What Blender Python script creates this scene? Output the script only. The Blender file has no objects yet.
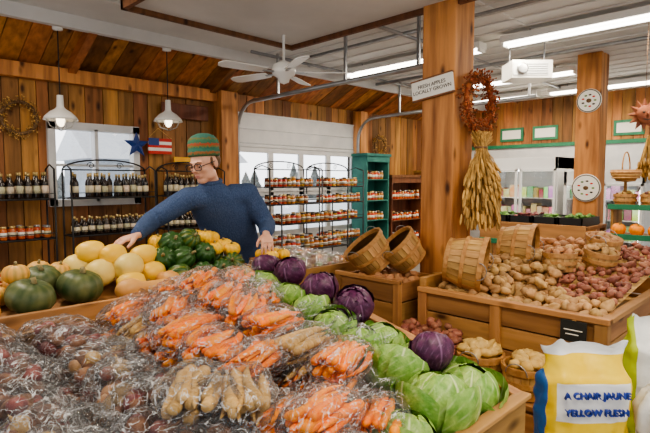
import bpy, math, random
from mathutils import Vector, Matrix, noise, Euler
random.seed(11)
S=.70710678
R_=random.random
def U(a,b): return random.uniform(a,b)
def W(X,Y,z=0): return Vector(((X+Y)*S,(Y-X)*S,z))
def D(X,Y,z=0): return Vector(((X+Y)*S,(Y-X)*S,z))
MW=Matrix(((S,S,0,0),(-S,S,0,0),(0,0,1,0),(0,0,0,1)))
scene=bpy.context.scene
COL=scene.collection

# ---------------------------------------------------------------- materials
def newmat(name):
    m=bpy.data.materials.new(name); m.use_nodes=True
    nt=m.node_tree; b=nt.nodes['Principled BSDF']; return m,nt,b
def N(nt,t,**k):
    n=nt.nodes.new(t)
    for a,v in k.items(): setattr(n,a,v)
    return n
def c4(c): return (c[0],c[1],c[2],1)
def pm(name,c1,c2=None,rough=.5,scale=6,var=.25,hue=.0,bump=0,metal=0,spec=.4,stretch=(1,1,1),detail=4,
       lo=.35,hi=.65,attr=None,attrcol=None,coat=0,bscale=None,emis=0,emc=None,sss=0):
    m,nt,b=newmat(name); L=nt.links.new
    tc=N(nt,'ShaderNodeTexCoord'); mp=N(nt,'ShaderNodeMapping'); mp.inputs['Scale'].default_value=stretch
    geo=N(nt,'ShaderNodeNewGeometry')
    off=N(nt,'ShaderNodeVectorMath',operation='SCALE'); comb=N(nt,'ShaderNodeCombineXYZ')
    for i in range(3): L(geo.outputs['Random Per Island'],comb.inputs[i])
    L(comb.outputs[0],off.inputs[0]); off.inputs['Scale'].default_value=37.0
    add=N(nt,'ShaderNodeVectorMath',operation='ADD')
    L(tc.outputs['Object'],add.inputs[0]); L(off.outputs[0],add.inputs[1]); L(add.outputs[0],mp.inputs[0])
    nz=N(nt,'ShaderNodeTexNoise'); nz.inputs['Scale'].default_value=scale; nz.inputs['Detail'].default_value=detail
    L(mp.outputs[0],nz.inputs['Vector'])
    rp=N(nt,'ShaderNodeValToRGB'); e=rp.color_ramp.elements
    e[0].position=lo; e[1].position=hi; e[0].color=c4(c1); e[1].color=c4(c2 or c1)
    L(nz.outputs['Fac'],rp.inputs[0]); col=rp.outputs[0]
    if attr:
        at=N(nt,'ShaderNodeAttribute',attribute_name='vein'); mx=N(nt,'ShaderNodeMix',data_type='RGBA')
        mx.inputs[7].default_value=c4(attrcol); L(col,mx.inputs[6]); L(at.outputs['Fac'],mx.inputs[0]); col=mx.outputs[2]
    hs=N(nt,'ShaderNodeHueSaturation')
    mr=N(nt,'ShaderNodeMapRange'); mr.inputs[3].default_value=1-var; mr.inputs[4].default_value=1+var
    L(geo.outputs['Random Per Island'],mr.inputs[0]); L(mr.outputs[0],hs.inputs['Value'])
    if hue:
        mh=N(nt,'ShaderNodeMath',operation='MULTIPLY'); mh.inputs[1].default_value=7.31
        fr=N(nt,'ShaderNodeMath',operation='FRACT'); mr2=N(nt,'ShaderNodeMapRange'); mr2.inputs[3].default_value=.5-hue; mr2.inputs[4].default_value=.5+hue
        L(geo.outputs['Random Per Island'],mh.inputs[0]); L(mh.outputs[0],fr.inputs[0]); L(fr.outputs[0],mr2.inputs[0]); L(mr2.outputs[0],hs.inputs['Hue'])
    L(col,hs.inputs['Color']); L(hs.outputs[0],b.inputs['Base Color'])
    b.inputs['Roughness'].default_value=rough; b.inputs['Metallic'].default_value=metal
    b.inputs['Specular IOR Level'].default_value=spec; b.inputs['Coat Weight'].default_value=coat
    if sss: b.inputs['Subsurface Weight'].default_value=sss; b.inputs['Subsurface Scale'].default_value=.02
    if emis:
        b.inputs['Emission Color'].default_value=c4(emc or c1); b.inputs['Emission Strength'].default_value=emis
    if bump:
        bp=N(nt,'ShaderNodeBump'); bp.inputs['Strength'].default_value=bump; bp.inputs['Distance'].default_value=.01
        src=nz.outputs['Fac']
        if bscale:
            n2=N(nt,'ShaderNodeTexNoise'); n2.inputs['Scale'].default_value=bscale; L(mp.outputs[0],n2.inputs['Vector']); src=n2.outputs['Fac']
        L(src,bp.inputs['Height']); L(bp.outputs[0],b.inputs['Normal'])
    return m
def wood(name,c1,c2,ax='z',var=.35,rough=.6,knots=True,sc=1.0,hue=.012,lo=.3,hi=.7):
    st={'x':(.09,1,1),'y':(1,.09,1),'z':(1,1,.09)}[ax]
    m=pm(name,c1,c2,rough=rough,scale=16*sc,var=var,hue=hue,bump=.35,stretch=st,detail=6,lo=lo,hi=hi)
    if knots:
        nt=m.node_tree;L=nt.links.new
        hs=[n for n in nt.nodes if n.type=='HUE_SAT'][0]
        b=nt.nodes['Principled BSDF']
        m2=N(nt,'ShaderNodeMapping'); m2.inputs['Scale'].default_value={'x':(3.2,8,8),'y':(8,3.2,8),'z':(8,8,3.2)}[ax]
        add=[n for n in nt.nodes if n.type=='VECT_MATH' and n.operation=='ADD'][0]
        L(add.outputs[0],m2.inputs[0])
        vo=N(nt,'ShaderNodeTexVoronoi'); vo.inputs['Scale'].default_value=.8; L(m2.outputs[0],vo.inputs['Vector'])
        rp=N(nt,'ShaderNodeValToRGB'); e=rp.color_ramp.elements; e[0].position=.06;e[1].position=.2
        e[0].color=(.18,.13,.1,1); e[1].color=(1,1,1,1); L(vo.outputs['Distance'],rp.inputs[0])
        mx=N(nt,'ShaderNodeMix',data_type='RGBA',blend_type='MULTIPLY'); mx.inputs[0].default_value=1
        L(hs.outputs[0],mx.inputs[6]); L(rp.outputs[0],mx.inputs[7]); L(mx.outputs[2],b.inputs['Base Color'])
    return m
def film(name,base=.02,crease=.55,tint=(.95,.97,1),face=.12,gl=1.0,sc=9,w=.018):
    m,nt,b=newmat(name); L=nt.links.new
    b.inputs['Base Color'].default_value=c4(tint); b.inputs['Roughness'].default_value=.3
    tr=N(nt,'ShaderNodeBsdfTransparent'); mx=N(nt,'ShaderNodeMixShader'); out=nt.nodes['Material Output']
    oi=N(nt,'ShaderNodeObjectInfo'); ml=N(nt,'ShaderNodeMath',operation='MULTIPLY'); ml.inputs[1].default_value=50; L(oi.outputs['Random'],ml.inputs[0])
    tc=N(nt,'ShaderNodeTexCoord'); nz=N(nt,'ShaderNodeTexNoise',noise_dimensions='4D'); nz.inputs['Scale'].default_value=sc; nz.inputs['Detail'].default_value=4; nz.inputs['Distortion'].default_value=2.2
    L(ml.outputs[0],nz.inputs['W'])
    mp=N(nt,'ShaderNodeMapping'); mp.inputs['Scale'].default_value=(.8,1.5,1.5); L(tc.outputs['Object'],mp.inputs[0]); L(mp.outputs[0],nz.inputs['Vector'])
    s=N(nt,'ShaderNodeMath',operation='SUBTRACT'); s.inputs[1].default_value=.5; L(nz.outputs['Fac'],s.inputs[0])
    a=N(nt,'ShaderNodeMath',operation='ABSOLUTE'); L(s.outputs[0],a.inputs[0])
    mr=N(nt,'ShaderNodeMapRange'); mr.inputs[1].default_value=0; mr.inputs[2].default_value=w; mr.inputs[3].default_value=crease; mr.inputs[4].default_value=0
    L(a.outputs[0],mr.inputs[0])
    lw=N(nt,'ShaderNodeLayerWeight'); lw.inputs['Blend'].default_value=.3
    mu=N(nt,'ShaderNodeMath',operation='MULTIPLY_ADD'); mu.inputs[1].default_value=face; mu.inputs[2].default_value=base
    L(lw.outputs['Facing'],mu.inputs[0])
    ad=N(nt,'ShaderNodeMath',operation='ADD',use_clamp=True); L(mu.outputs[0],ad.inputs[0]); L(mr.outputs[0],ad.inputs[1])
    bp=N(nt,'ShaderNodeBump'); bp.inputs['Strength'].default_value=1; bp.inputs['Distance'].default_value=.06; L(nz.outputs['Fac'],bp.inputs['Height']); L(bp.outputs[0],b.inputs['Normal'])
    L(ad.outputs[0],mx.inputs[0]); L(tr.outputs[0],mx.inputs[1]); L(b.outputs[0],mx.inputs[2])
    g=N(nt,'ShaderNodeBsdfGlossy'); g.inputs['Roughness'].default_value=.14; L(bp.outputs[0],g.inputs['Normal'])
    l2=N(nt,'ShaderNodeLayerWeight'); l2.inputs['Blend'].default_value=.5; L(bp.outputs[0],l2.inputs['Normal'])
    pw=N(nt,'ShaderNodeMath',operation='POWER'); pw.inputs[1].default_value=2.2; L(l2.outputs['Facing'],pw.inputs[0])
    fm=N(nt,'ShaderNodeMath',operation='MULTIPLY_ADD',use_clamp=True); fm.inputs[1].default_value=gl; fm.inputs[2].default_value=.09; L(pw.outputs[0],fm.inputs[0])
    geo=N(nt,'ShaderNodeNewGeometry'); inv=N(nt,'ShaderNodeMath',operation='SUBTRACT'); inv.inputs[0].default_value=1; L(geo.outputs['Backfacing'],inv.inputs[1])
    f2=N(nt,'ShaderNodeMath',operation='MULTIPLY'); L(fm.outputs[0],f2.inputs[0]); L(inv.outputs[0],f2.inputs[1])
    m2=N(nt,'ShaderNodeMixShader'); L(f2.outputs[0],m2.inputs[0]); L(mx.outputs[0],m2.inputs[1]); L(g.outputs[0],m2.inputs[2])
    L(m2.outputs[0],out.inputs['Surface'])
    return m
def glassmat(name,f=.06):
    m,nt,b=newmat(name); L=nt.links.new
    tr=N(nt,'ShaderNodeBsdfTransparent'); gl=N(nt,'ShaderNodeBsdfGlossy'); gl.inputs['Roughness'].default_value=.03
    mx=N(nt,'ShaderNodeMixShader'); mx.inputs[0].default_value=f
    L(tr.outputs[0],mx.inputs[1]); L(gl.outputs[0],mx.inputs[2]); L(mx.outputs[0],nt.nodes['Material Output'].inputs['Surface'])
    return m

M={}
M['wallz']=wood('wall_boards',(.17,.075,.022),(.43,.19,.06),'z',var=.5)
M['soff']=wood('soffit_boards',(.20,.075,.02),(.46,.19,.055),'y',var=.5)
M['gap']=pm('dark_gap',(.03,.018,.01),var=0)
M['postw']=wood('post_wood',(.18,.068,.017),(.62,.30,.09),'z',var=.08,sc=.8,lo=.25,hi=.6)
M['wx']=wood('bin_wood_x',(.26,.13,.045),(.50,.27,.095),'x',var=.25,sc=.8)
M['wy']=wood('bin_wood_y',(.26,.13,.045),(.50,.27,.095),'y',var=.25,sc=.8)
M['wz']=wood('bin_wood_z',(.26,.13,.045),(.50,.27,.095),'z',var=.25,sc=.8)
M['wdark']=wood('dark_wood',(.12,.045,.02),(.24,.09,.04),'z',var=.2)
M['white']=pm('white_paint',(.58,.59,.60),(.66,.66,.66),rough=.5,var=.02)
M['ceil']=pm('ceiling_white',(.62,.61,.59),(.72,.71,.69),rough=.8,scale=1.5,var=.02)
M['floor']=pm('concrete',(.20,.18,.16),(.30,.28,.25),rough=.55,scale=3,var=0,bump=.1,detail=8)
M['steel']=pm('galvanised',(.32,.33,.34),(.45,.46,.47),rough=.35,metal=.8,var=.05)
M['iron']=pm('black_iron',(.02,.02,.022),rough=.45,var=.1)
M['glass']=glassmat('pane_glass')
M['basket']=pm('basket_veneer',(.38,.20,.07),(.58,.34,.14),rough=.6,scale=30,var=.3,bump=.2,stretch=(1,1,.12),hue=.01)
M['hoop']=pm('basket_hoop',(.36,.17,.055),(.50,.27,.10),rough=.6,scale=30,var=.12)
M['carrot']=pm('carrot_skin',(.85,.20,.006),(.95,.34,.025),rough=.4,scale=40,var=.2,hue=.012,bump=.15,stretch=(4,1,1))
M['parsnip']=pm('parsnip_skin',(.50,.30,.09),(.68,.46,.19),rough=.5,scale=30,var=.28,bump=.2,stretch=(4,1,1))
M['purp']=pm('purple_root',(.12,.03,.035),(.26,.07,.06),rough=.5,scale=20,var=.4,bump=.2)
M['beet']=pm('beet_skin',(.085,.028,.018),(.27,.13,.065),rough=.5,scale=18,var=.5,bump=.3)
M['turnip']=pm('turnip_skin',(.46,.30,.13),(.26,.09,.07),rough=.5,scale=9,var=.3)
M['film']=film('clear_plastic')
M['cab']=pm('cabbage_leaf',(.14,.30,.045),(.30,.46,.11),rough=.4,scale=3,var=.15,attr=1,attrcol=(.55,.64,.33),bump=.2,bscale=14,hue=.012)
M['rcab']=pm('red_cabbage_leaf',(.05,.01,.04),(.11,.025,.08),rough=.38,scale=3,var=.15,attr=1,attrcol=(.24,.11,.22),bump=.15,bscale=14)
M['pot']=pm('potato_russet',(.34,.19,.07),(.52,.32,.14),rough=.7,scale=25,var=.26,bump=.15,hue=.008)
M['redpot']=pm('potato_red',(.21,.065,.045),(.36,.15,.09),rough=.6,scale=22,var=.35,bump=.1,hue=.01)
M['gold']=pm('potato_gold',(.56,.35,.10),(.70,.49,.19),rough=.6,scale=22,var=.15)
M['sweet']=pm('sweet_potato',(.38,.17,.08),(.52,.27,.12),rough=.65,scale=22,var=.25)
M['kab']=pm('kabocha_skin',(.035,.065,.02),(.13,.15,.055),rough=.45,scale=14,var=.2,attr=1,attrcol=(.24,.24,.11),bump=.2,hi=.75)
M['acorn']=pm('acorn_skin',(.012,.05,.012),(.05,.12,.025),rough=.35,scale=4,var=.25,attr=1,attrcol=(.50,.38,.05),bump=.1)
M['yel']=pm('yellow_squash_skin',(.78,.44,.03),(.84,.56,.09),rough=.4,scale=6,var=.12)
M['pale']=pm('pale_squash_skin',(.68,.49,.11),(.76,.59,.20),rough=.45,scale=6,var=.12)
M['tan']=pm('butternut_skin',(.60,.30,.09),(.68,.39,.14),rough=.45,scale=5,var=.08)
M['dump']=pm('dumpling_skin',(.66,.50,.20),(.72,.33,.05),rough=.45,scale=6,var=.12,attr=1,attrcol=(.05,.14,.025))
M['patty']=pm('carnival_skin',(.85,.40,.02),(.90,.55,.05),rough=.4,scale=6,var=.12,attr=1,attrcol=(.30,.30,.04))
M['pump']=pm('pumpkin_skin',(.80,.20,.01),(.86,.30,.02),rough=.45,scale=6,var=.15)
M['stem']=pm('stem',(.18,.14,.06),(.3,.25,.12),rough=.8,scale=20)
M['green']=pm('green_paint',(.02,.16,.08),(.03,.20,.10),rough=.5,var=.05)
M['teal']=pm('teal_paint',(.02,.13,.11),(.04,.19,.16),rough=.6,scale=5,var=.15)
M['black']=pm('black_plastic',(.015,.015,.015),rough=.4,var=.1)
M['chalk']=pm('chalkboard',(.02,.022,.02),rough=.7,var=0)
M['paper']=pm('paper_label',(.78,.76,.7),rough=.7,var=.08)
M['bagw']=pm('white_bag_plastic',(.76,.77,.76),rough=.28,var=0,bump=1,bscale=16)
M['straw']=pm('dry_stalk',(.40,.22,.06),(.56,.35,.12),rough=.8,scale=20,var=.4)
M['dred']=pm('dried_bittersweet',(.22,.04,.015),(.38,.12,.035),rough=.7,scale=20,var=.5)
M['twig']=pm('twig',(.12,.065,.03),(.2,.12,.06),rough=.8,scale=20,var=.4)
M['bottle']=pm('dark_bottle',(.02,.012,.01),(.03,.02,.012),rough=.12,var=.5,spec=.7)
M['jar']=pm('jar_content',(.30,.08,.015),(.50,.22,.04),rough=.15,var=.5,hue=.06,spec=.7)
M['jar2']=pm('jar_red',(.42,.04,.015),(.5,.12,.02),rough=.15,var=.3,hue=.02,spec=.7)
M['label']=pm('cream_label',(.62,.55,.4),rough=.6,var=.3,hue=.04)
M['lid']=pm('gold_lid',(.6,.45,.2),rough=.3,metal=.7,var=.3)
M['enamel']=pm('white_enamel',(.82,.81,.77),rough=.25,var=0)
M['bulb']=pm('bulb_glass',(1,.9,.7),var=0,emis=4,emc=(1,.85,.6))
M['tube']=pm('fluorescent_tube',(1,.97,.9),var=0,emis=7,emc=(1,.96,.88))
M['redp']=pm('red_paint',(.55,.03,.02),rough=.5,var=.1)
M['blue']=pm('blue_paint',(.02,.05,.22),rough=.5,var=.1)
M['ink']=pm('blue_ink',(.02,.05,.30),rough=.6,var=0)
M['inkb']=pm('dark_ink',(.05,.04,.03),rough=.6,var=0)
M['terra']=pm('terracotta',(.20,.06,.03),(.32,.11,.05),rough=.7,scale=12)
M['skin']=pm('skin',(.64,.34,.23),(.74,.42,.29),rough=.5,scale=14,var=0,sss=.08,bump=.1,bscale=120)
M['lip']=pm('lips',(.48,.19,.15),rough=.5,var=0)
M['hair']=pm('brown_hair',(.10,.05,.025),(.17,.09,.04),rough=.6,scale=60,var=.1,bump=.4)
M['eye']=pm('eye_white',(.8,.78,.75),rough=.2,var=0)
M['iris']=pm('iris',(.06,.035,.02),rough=.2,var=0)
M['sweater']=pm('navy_sweater',(.045,.075,.15),(.085,.12,.22),rough=.9,scale=220,var=0,bump=.8,stretch=(1,1,.6),spec=.1,lo=.4,hi=.6,bscale=90)
M['jeans']=pm('denim',(.03,.05,.1),(.05,.08,.16),rough=.85,scale=60,var=0)
M['leather']=pm('boot_leather',(.08,.04,.02),rough=.6,var=0)
M['cream']=pm('freezer_white',(.78,.80,.80),rough=.35,var=.02)
M['pack']=pm('colour_packages',(.55,.25,.12),(.6,.55,.4),rough=.4,var=.4,hue=.3)
M['leafy']=pm('leafy_green',(.06,.16,.03),(.14,.28,.06),rough=.5,scale=10,var=.4)
M['clam']=film('clamshell_plastic',base=.10,crease=.1)
M['snow']=pm('snow',(.80,.82,.86),(.88,.9,.92),rough=.9,var=0)
M['siding']=pm('grey_siding',(.40,.44,.48),(.46,.5,.54),rough=.8,var=.05)
M['conif']=pm('conifer',(.16,.18,.17),(.30,.32,.31),rough=.9,var=.3)

# ---------------------------------------------------------------- mesh builder
class MB:
    def __init__(s): s.v=[];s.f=[];s.m=[];s.sm=[];s.a=[];s.mats=[]
    def mi(s,mat):
        if mat not in s.mats: s.mats.append(mat)
        return s.mats.index(mat)
    def add(s,vs,fs,mat,smooth=True,T=None,attr=None):
        b=len(s.v); i=s.mi(mat)
        if T is not None: vs=[T@Vector(p) for p in vs]
        s.v+=[tuple(p) for p in vs]; s.f+=[tuple(k+b for k in f) for f in fs]
        s.m+=[i]*len(fs); s.sm+=[smooth]*len(fs); s.a+=(attr if attr else [0.0]*len(vs))
    def box(s,c,size,mat,R=None,T=None):
        x,y,z=[k/2 for k in size]; c=Vector(c)
        vs=[Vector((a*x,b*y,d*z)) for d in(-1,1) for b in(-1,1) for a in(-1,1)]
        if R is not None: vs=[R@p for p in vs]
        s.add([p+c for p in vs],[(0,2,3,1),(4,5,7,6),(0,1,5,4),(2,6,7,3),(0,4,6,2),(1,3,7,5)],mat,False,T)
    def bb(s,x0,x1,y0,y1,z0,z1,mat): s.box(((x0+x1)/2,(y0+y1)/2,(z0+z1)/2),(x1-x0,y1-y0,z1-z0),mat)
    def tube(s,pts,r,mat,n=8,closed=False,T=None,caps=True):
        pts=[Vector(p) for p in pts]; k=len(pts); r=r if isinstance(r,(list,tuple)) else [r]*k
        vs=[];fs=[];up=None
        for i,p in enumerate(pts):
            if closed: d=pts[(i+1)%k]-pts[i-1]
            else: d=pts[min(i+1,k-1)]-pts[max(i-1,0)]
            if d.length<1e-9: d=Vector((0,0,1))
            d.normalize()
            if up is None: up=Vector((0,0,1)) if abs(d.z)<.9 else Vector((1,0,0))
            a=d.cross(up)
            if a.length<1e-4: a=d.cross(Vector((.3,.9,.1)))
            a.normalize(); b=a.cross(d).normalized(); up=b
            for j in range(n):
                t=2*math.pi*j/n; vs.append(p+(a*math.cos(t)+b*math.sin(t))*r[i])
        for i in range(k if closed else k-1):
            for j in range(n):
                i2=(i+1)%k; fs.append((i*n+j,i*n+(j+1)%n,i2*n+(j+1)%n,i2*n+j))
        if caps and not closed:
            fs.append(tuple(range(n))[::-1]); fs.append(tuple((k-1)*n+j for j in range(n)))
        s.add(vs,fs,mat,True,T)
    def lathe(s,prof,mat,n=16,T=None,ell=(1,1),fn=None,smooth=True,af=None):
        vs=[];fs=[];at=[]
        for i,(r,z) in enumerate(prof):
            for j in range(n):
                t=2*math.pi*j/n; rr=r*(fn(t,i/(len(prof)-1)) if fn else 1)
                vs.append((rr*math.cos(t)*ell[0],rr*math.sin(t)*ell[1],z)); at.append(af(t,i/(len(prof)-1)) if af else 0.)
        for i in range(len(prof)-1):
            for j in range(n): fs.append((i*n+j,i*n+(j+1)%n,(i+1)*n+(j+1)%n,(i+1)*n+j))
        if prof[0][0]>1e-5: fs.append(tuple(range(n))[::-1])
        if prof[-1][0]>1e-5: fs.append(tuple((len(prof)-1)*n+j for j in range(n)))
        s.add(vs,fs,mat,smooth,T,at)
    def blob(s,c,r,mat,n=12,m=8,R=None,amp=0,fr=1.2,T=None):
        r=r if isinstance(r,(list,tuple)) else (r,r,r); c=Vector(c); sd=Vector((U(0,90),U(0,90),U(0,90)))
        vs=[];fs=[]
        def pt(th,ph):
            d=Vector((math.sin(th)*math.cos(ph),math.sin(th)*math.sin(ph),math.cos(th)))
            k=1+(amp*noise.noise(d*fr+sd) if amp else 0)
            p=Vector((d.x*r[0]*k,d.y*r[1]*k,d.z*r[2]*k))
            return (R@p if R is not None else p)+c
        vs.append(pt(0,0))
        for i in range(1,m):
            for j in range(n): vs.append(pt(math.pi*i/m,2*math.pi*j/n))
        vs.append(pt(math.pi,0)); last=len(vs)-1
        for j in range(n):
            fs.append((0,1+j,1+(j+1)%n)); fs.append((last,1+(m-2)*n+(j+1)%n,1+(m-2)*n+j))
        for i in range(m-2):
            for j in range(n): a=1+i*n; fs.append((a+j,a+n+j,a+n+(j+1)%n,a+(j+1)%n))
        s.add(vs,fs,mat,True,T)
    def mesh(s,name):
        me=bpy.data.meshes.new(name); me.from_pydata(s.v,[],s.f)
        for m in s.mats: me.materials.append(m)
        me.polygons.foreach_set('material_index',s.m); me.polygons.foreach_set('use_smooth',s.sm)
        if any(s.a):
            ca=me.attributes.new('vein','FLOAT','POINT'); ca.data.foreach_set('value',s.a)
        me.update(); return me
    def obj(s,name,parent=None,bevel=0,mat=None):
        o=bpy.data.objects.new(name,s.mesh(name)); COL.objects.link(o)
        if parent: o.parent=parent
        if mat is not None: o.matrix_local=mat
        if bevel:
            b=o.modifiers.new('bevel','BEVEL'); b.width=bevel; b.segments=2; b.limit_method='ANGLE'
        return o
def inst(name,me,Mx):
    o=bpy.data.objects.new(name,me); COL.objects.link(o); o.matrix_world=Mx; return o
def frame(loc,x=None,z=None,y=None,s=1):
    if x is not None and z is not None:
        x=Vector(x).normalized(); z=Vector(z); z=(z-x*z.dot(x)).normalized(); y=z.cross(x)
    elif y is not None:
        y=Vector(y).normalized(); z=Vector(z); z=(z-y*z.dot(y)).normalized(); x=y.cross(z)
    else:
        z=Vector(z).normalized(); x=Vector((1,0,0)) if abs(z.x)<.8 else Vector((0,1,0)); y=z.cross(x).normalized(); x=y.cross(z)
    m=Matrix((x,y,z)).transposed().to_4x4(); m=m@Matrix.Diagonal((s,s,s,1)) ; m.translation=Vector(loc); return m
def empty(name,loc=(0,0,0)):
    e=bpy.data.objects.new(name,None); COL.objects.link(e); e.location=loc; return e
def text(name,body,Mx,size,mat,parent=None,ext=.001):
    cu=bpy.data.curves.new(name,'FONT'); cu.body=body; cu.size=size; cu.align_x='CENTER'; cu.align_y='CENTER'; cu.extrude=ext
    cu.materials.append(mat); o=bpy.data.objects.new(name,cu); COL.objects.link(o)
    if parent: o.parent=parent
    o.matrix_local=Mx; return o

XR,YB=10.5,6.3
# ---------------------------------------------------------------- room shell
def boards(mb,x0,x1,z0,z1,holes,w=.19,fn=None):
    br=[x0]; k=x0
    while k<x1-1e-6: k=min(k+w*U(.8,1.15),x1); br.append(k)
    for h in holes:
        for e in h[:2]:
            if x0<e<x1: br=[b for b in br if abs(b-e)>.05 or b in(x0,x1)]+[e]
    br.sort()
    for a,b in zip(br,br[1:]):
        if b-a<1e-3: continue
        segs=[(z0,z1)]; c=(a+b)/2
        for h in holes:
            if h[0]<c<h[1]:
                ns=[]
                for s0,s1 in segs:
                    if h[2]>s0: ns.append((s0,min(h[2],s1)))
                    if h[3]<s1: ns.append((max(h[3],s0),s1))
                segs=[q for q in ns if q[1]-q[0]>.01]
        for s0,s1 in segs: fn(mb,a,b,s0,s1)
def wb(mb,a,b,s0,s1):
    t=U(.018,.028); mb.bb(a+.004,b-.004,YB-t,YB,s0,s1,M['wallz']); mb.bb(a,b,YB,YB+.06,s0,s1,M['gap'])
mb=MB(); boards(mb,-3,XR,0,2.87,[(1.88,2.86,1.35,2.22),(4.35,6.95,0,2.62)],fn=wb); mb.obj('wall_back')
mb=MB(); sl=Matrix.Rotation(-math.atan(.4/.85),3,'X'); k=-3
while k<XR:
    w=U(.16,.24); mb.box((k+w/2,5.92,3.06+U(-.004,.004)),(w-.008,.97,.02),M['soff'],R=sl); k+=w
mb.box(((XR-3)/2,5.93,3.09),(XR+3,1.0,.02),M['gap'],R=sl)
for k in (0.3,2.1,3.95,7.3): mb.box((k,5.9,3.0),(.09,.95,.12),M['soff'],R=sl)
mb.obj('ceiling_soffit')
mb=MB(); mb.bb(-3,XR,-3,5.52,3.25,3.31,M['ceil'])
for y in (0,1.2,2.4,3.6,4.8): mb.bb(-3,XR,y-.02,y+.02,3.242,3.25,M['ceil'])
k=4.2
while k<XR: mb.bb(k,k+.03,-3,5.45,3.235,3.25,M['ceil']); k+=.3
mb.obj('ceiling')
mb=MB(); mb.bb(-3,XR,5.44,5.52,3.12,3.26,M['ceil']); mb.obj('trim_1')
mb=MB(); mb.bb(-3,XR+.1,-3,YB+.1,-.06,0,M['floor']); mb.obj('floor')
mb=MB(); k=-3
while k<YB:
    w=U(.15,.22); e=min(k+w,YB); mb.bb(XR-.03,XR,k+.004,e-.004,2.35,3.25,M['wallz']); k=e
mb.bb(XR,XR+.08,-3,YB,0,3.3,M['white'])
mb.obj('wall_right')
mb=MB(); mb.bb(XR-.05,XR-.001,-3,YB-.05,2.28,2.35,M['green']); mb.obj('trim_2')
mb=MB(); mb.bb(4.02,4.3,6.06,6.27,0,2.85,M['postw']); mb.bb(7.0,7.2,6.08,6.27,0,2.85,M['postw']); mb.bb(-.2,4.3,6.16,6.27,2.7,2.86,M['postw']); mb.obj('trim_3',bevel=.006)
# outside
mb=MB(); mb.bb(-25,40,6.45,60,-.3,-.1,M['snow']); mb.obj('snowy_ground')
mb=MB(); mb.bb(9,17,24,28,-.1,2.6,M['siding']); mb.add([(8.6,23.6,2.6),(17.4,23.6,2.6),(17.4,28.4,2.6),(8.6,28.4,2.6),(8.6,26,4.2),(17.4,26,4.2)],[(0,1,5,4),(2,3,4,5),(0,4,3),(1,2,5)],M['snow'],False); mb.obj('neighbouring_house')
mb=MB()
for i in range(34):
    x=-12+i*1.5+U(-.5,.5); y=U(33,38); h=U(2.0,3.4)
    for k in range(4): mb.lathe([(1.1-.22*k,h*.2*k),(0,h*(.2*k+.42))],M['conif'],n=8,T=Matrix.Translation((x,y,0)))
mb.obj('tree_line')
# window
mb=MB()
for a in ((1.84,1.92,1.31,2.26),(2.82,2.90,1.31,2.26),(1.84,2.90,2.18,2.27),(1.84,2.90,1.30,1.38),(2.35,2.39,1.35,2.2)): mb.bb(a[0],a[1],6.22,6.34,a[2],a[3],M['white'])
mb.bb(1.9,2.84,6.25,6.28,1.76,1.79,M['white']); mb.bb(1.9,2.84,6.30,6.306,1.36,2.2,M['glass']); mb.obj('window_1')
# garage door
mb=MB(); x0,x1=4.37,6.93
mb.bb(x0,x1,6.2,6.24,2.02,2.6,M['white']); mb.bb(x0,x1,6.2,6.24,0,.8,M['white']); mb.bb(x0,x1,6.2,6.24,1.36,1.48,M['white'])
for z in (.65,1.42,2.1,2.58): mb.bb(x0,x1,6.185,6.2,z,z+.02,M['white'])
for i in range(5):
    x=x0+(x1-x0)*i/4; mb.bb(max(x0,x-.05),min(x1,x+.05),6.2,6.24,.8,2.02,M['white'])
mb.bb(x0,x1,6.225,6.23,.8,2.02,M['glass'])
for z in (.1,2.15,2.36): mb.bb(x0,x1,6.19,6.2,z,z+.012,M['steel'])
mb.obj('door_1')
def track(x):
    mb=MB(); pts=[(x,6.12,0.02),(x,6.12,2.3)]
    for i in range(1,9):
        a=i/8*math.pi/2; pts.append((x,6.12-.38*(1-math.cos(a)),2.3+.4*math.sin(a)))
    pts.append((x,2.9,2.74)); mb.tube(pts,.028,M['steel'],n=6)
    for y in (5.2,4.0,3.0): mb.bb(x-.015,x+.015,y-.015,y+.015,2.72,3.25,M['steel'])
    mb.obj('garage_door_track')
track(4.33); track(6.97)
# raised overhead panel
mb=MB(); mb.bb(1.82,3.55,1.9,4.05,3.00,3.03,M['ceil'])
for a in ((1.78,3.6,4.05,4.09),(1.78,3.6,1.85,1.89)): mb.bb(a[0],a[1],a[2],a[3],2.96,3.05,M['wdark'])
for a in (1.78,3.56): mb.bb(a,a+.04,1.85,4.09,2.96,3.05,M['wdark'])
for a in (1.9,3.4):
    for b in (2.1,3.9): mb.tube([(a,b,3.03),(a,b,3.25)],.012,M['steel'])
mb.obj('overhead_ceiling_panel')
def fluo(x,y0,y1,e=40):
    mb=MB(); z=3.13
    mb.bb(x-.09,x+.09,y0,y1,z,z+.07,M['enamel'])
    for dx in (-.05,.05): mb.tube([(x+dx,y0+.03,z-.02),(x+dx,y1-.03,z-.02)],.018,M['tube'],n=8)
    for y in (y0+.02,y1-.02): mb.bb(x-.07,x+.07,y-.015,y+.015,z-.04,z,M['enamel'])
    for y in (y0+.3,y1-.3): mb.tube([(x,y,z+.06),(x,y,3.25)],.008,M['steel'],n=5)
    mb.obj('fluorescent_light')
    l=bpy.data.lights.new('fluorescent_glow','AREA'); l.shape='RECTANGLE'; l.size=.15; l.size_y=y1-y0; l.energy=e; l.color=(1,.86,.68)
    o=bpy.data.objects.new('fluorescent_glow',l); COL.objects.link(o); o.location=(x,(y0+y1)/2,z-.06)
fluo(5.55,.5,2.7,52); fluo(5.55,2.95,5.1,48); fluo(7.6,2.6,4.9,44); fluo(9.2,1.5,3.6,48); fluo(9.2,3.8,5.3,38); fluo(1.0,-1.6,.7,58); fluo(2.75,-1.4,.9,50); fluo(0.6,2.6,4.8,52)  # rows above and behind the camera are unseen, added to brighten the foreground
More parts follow.
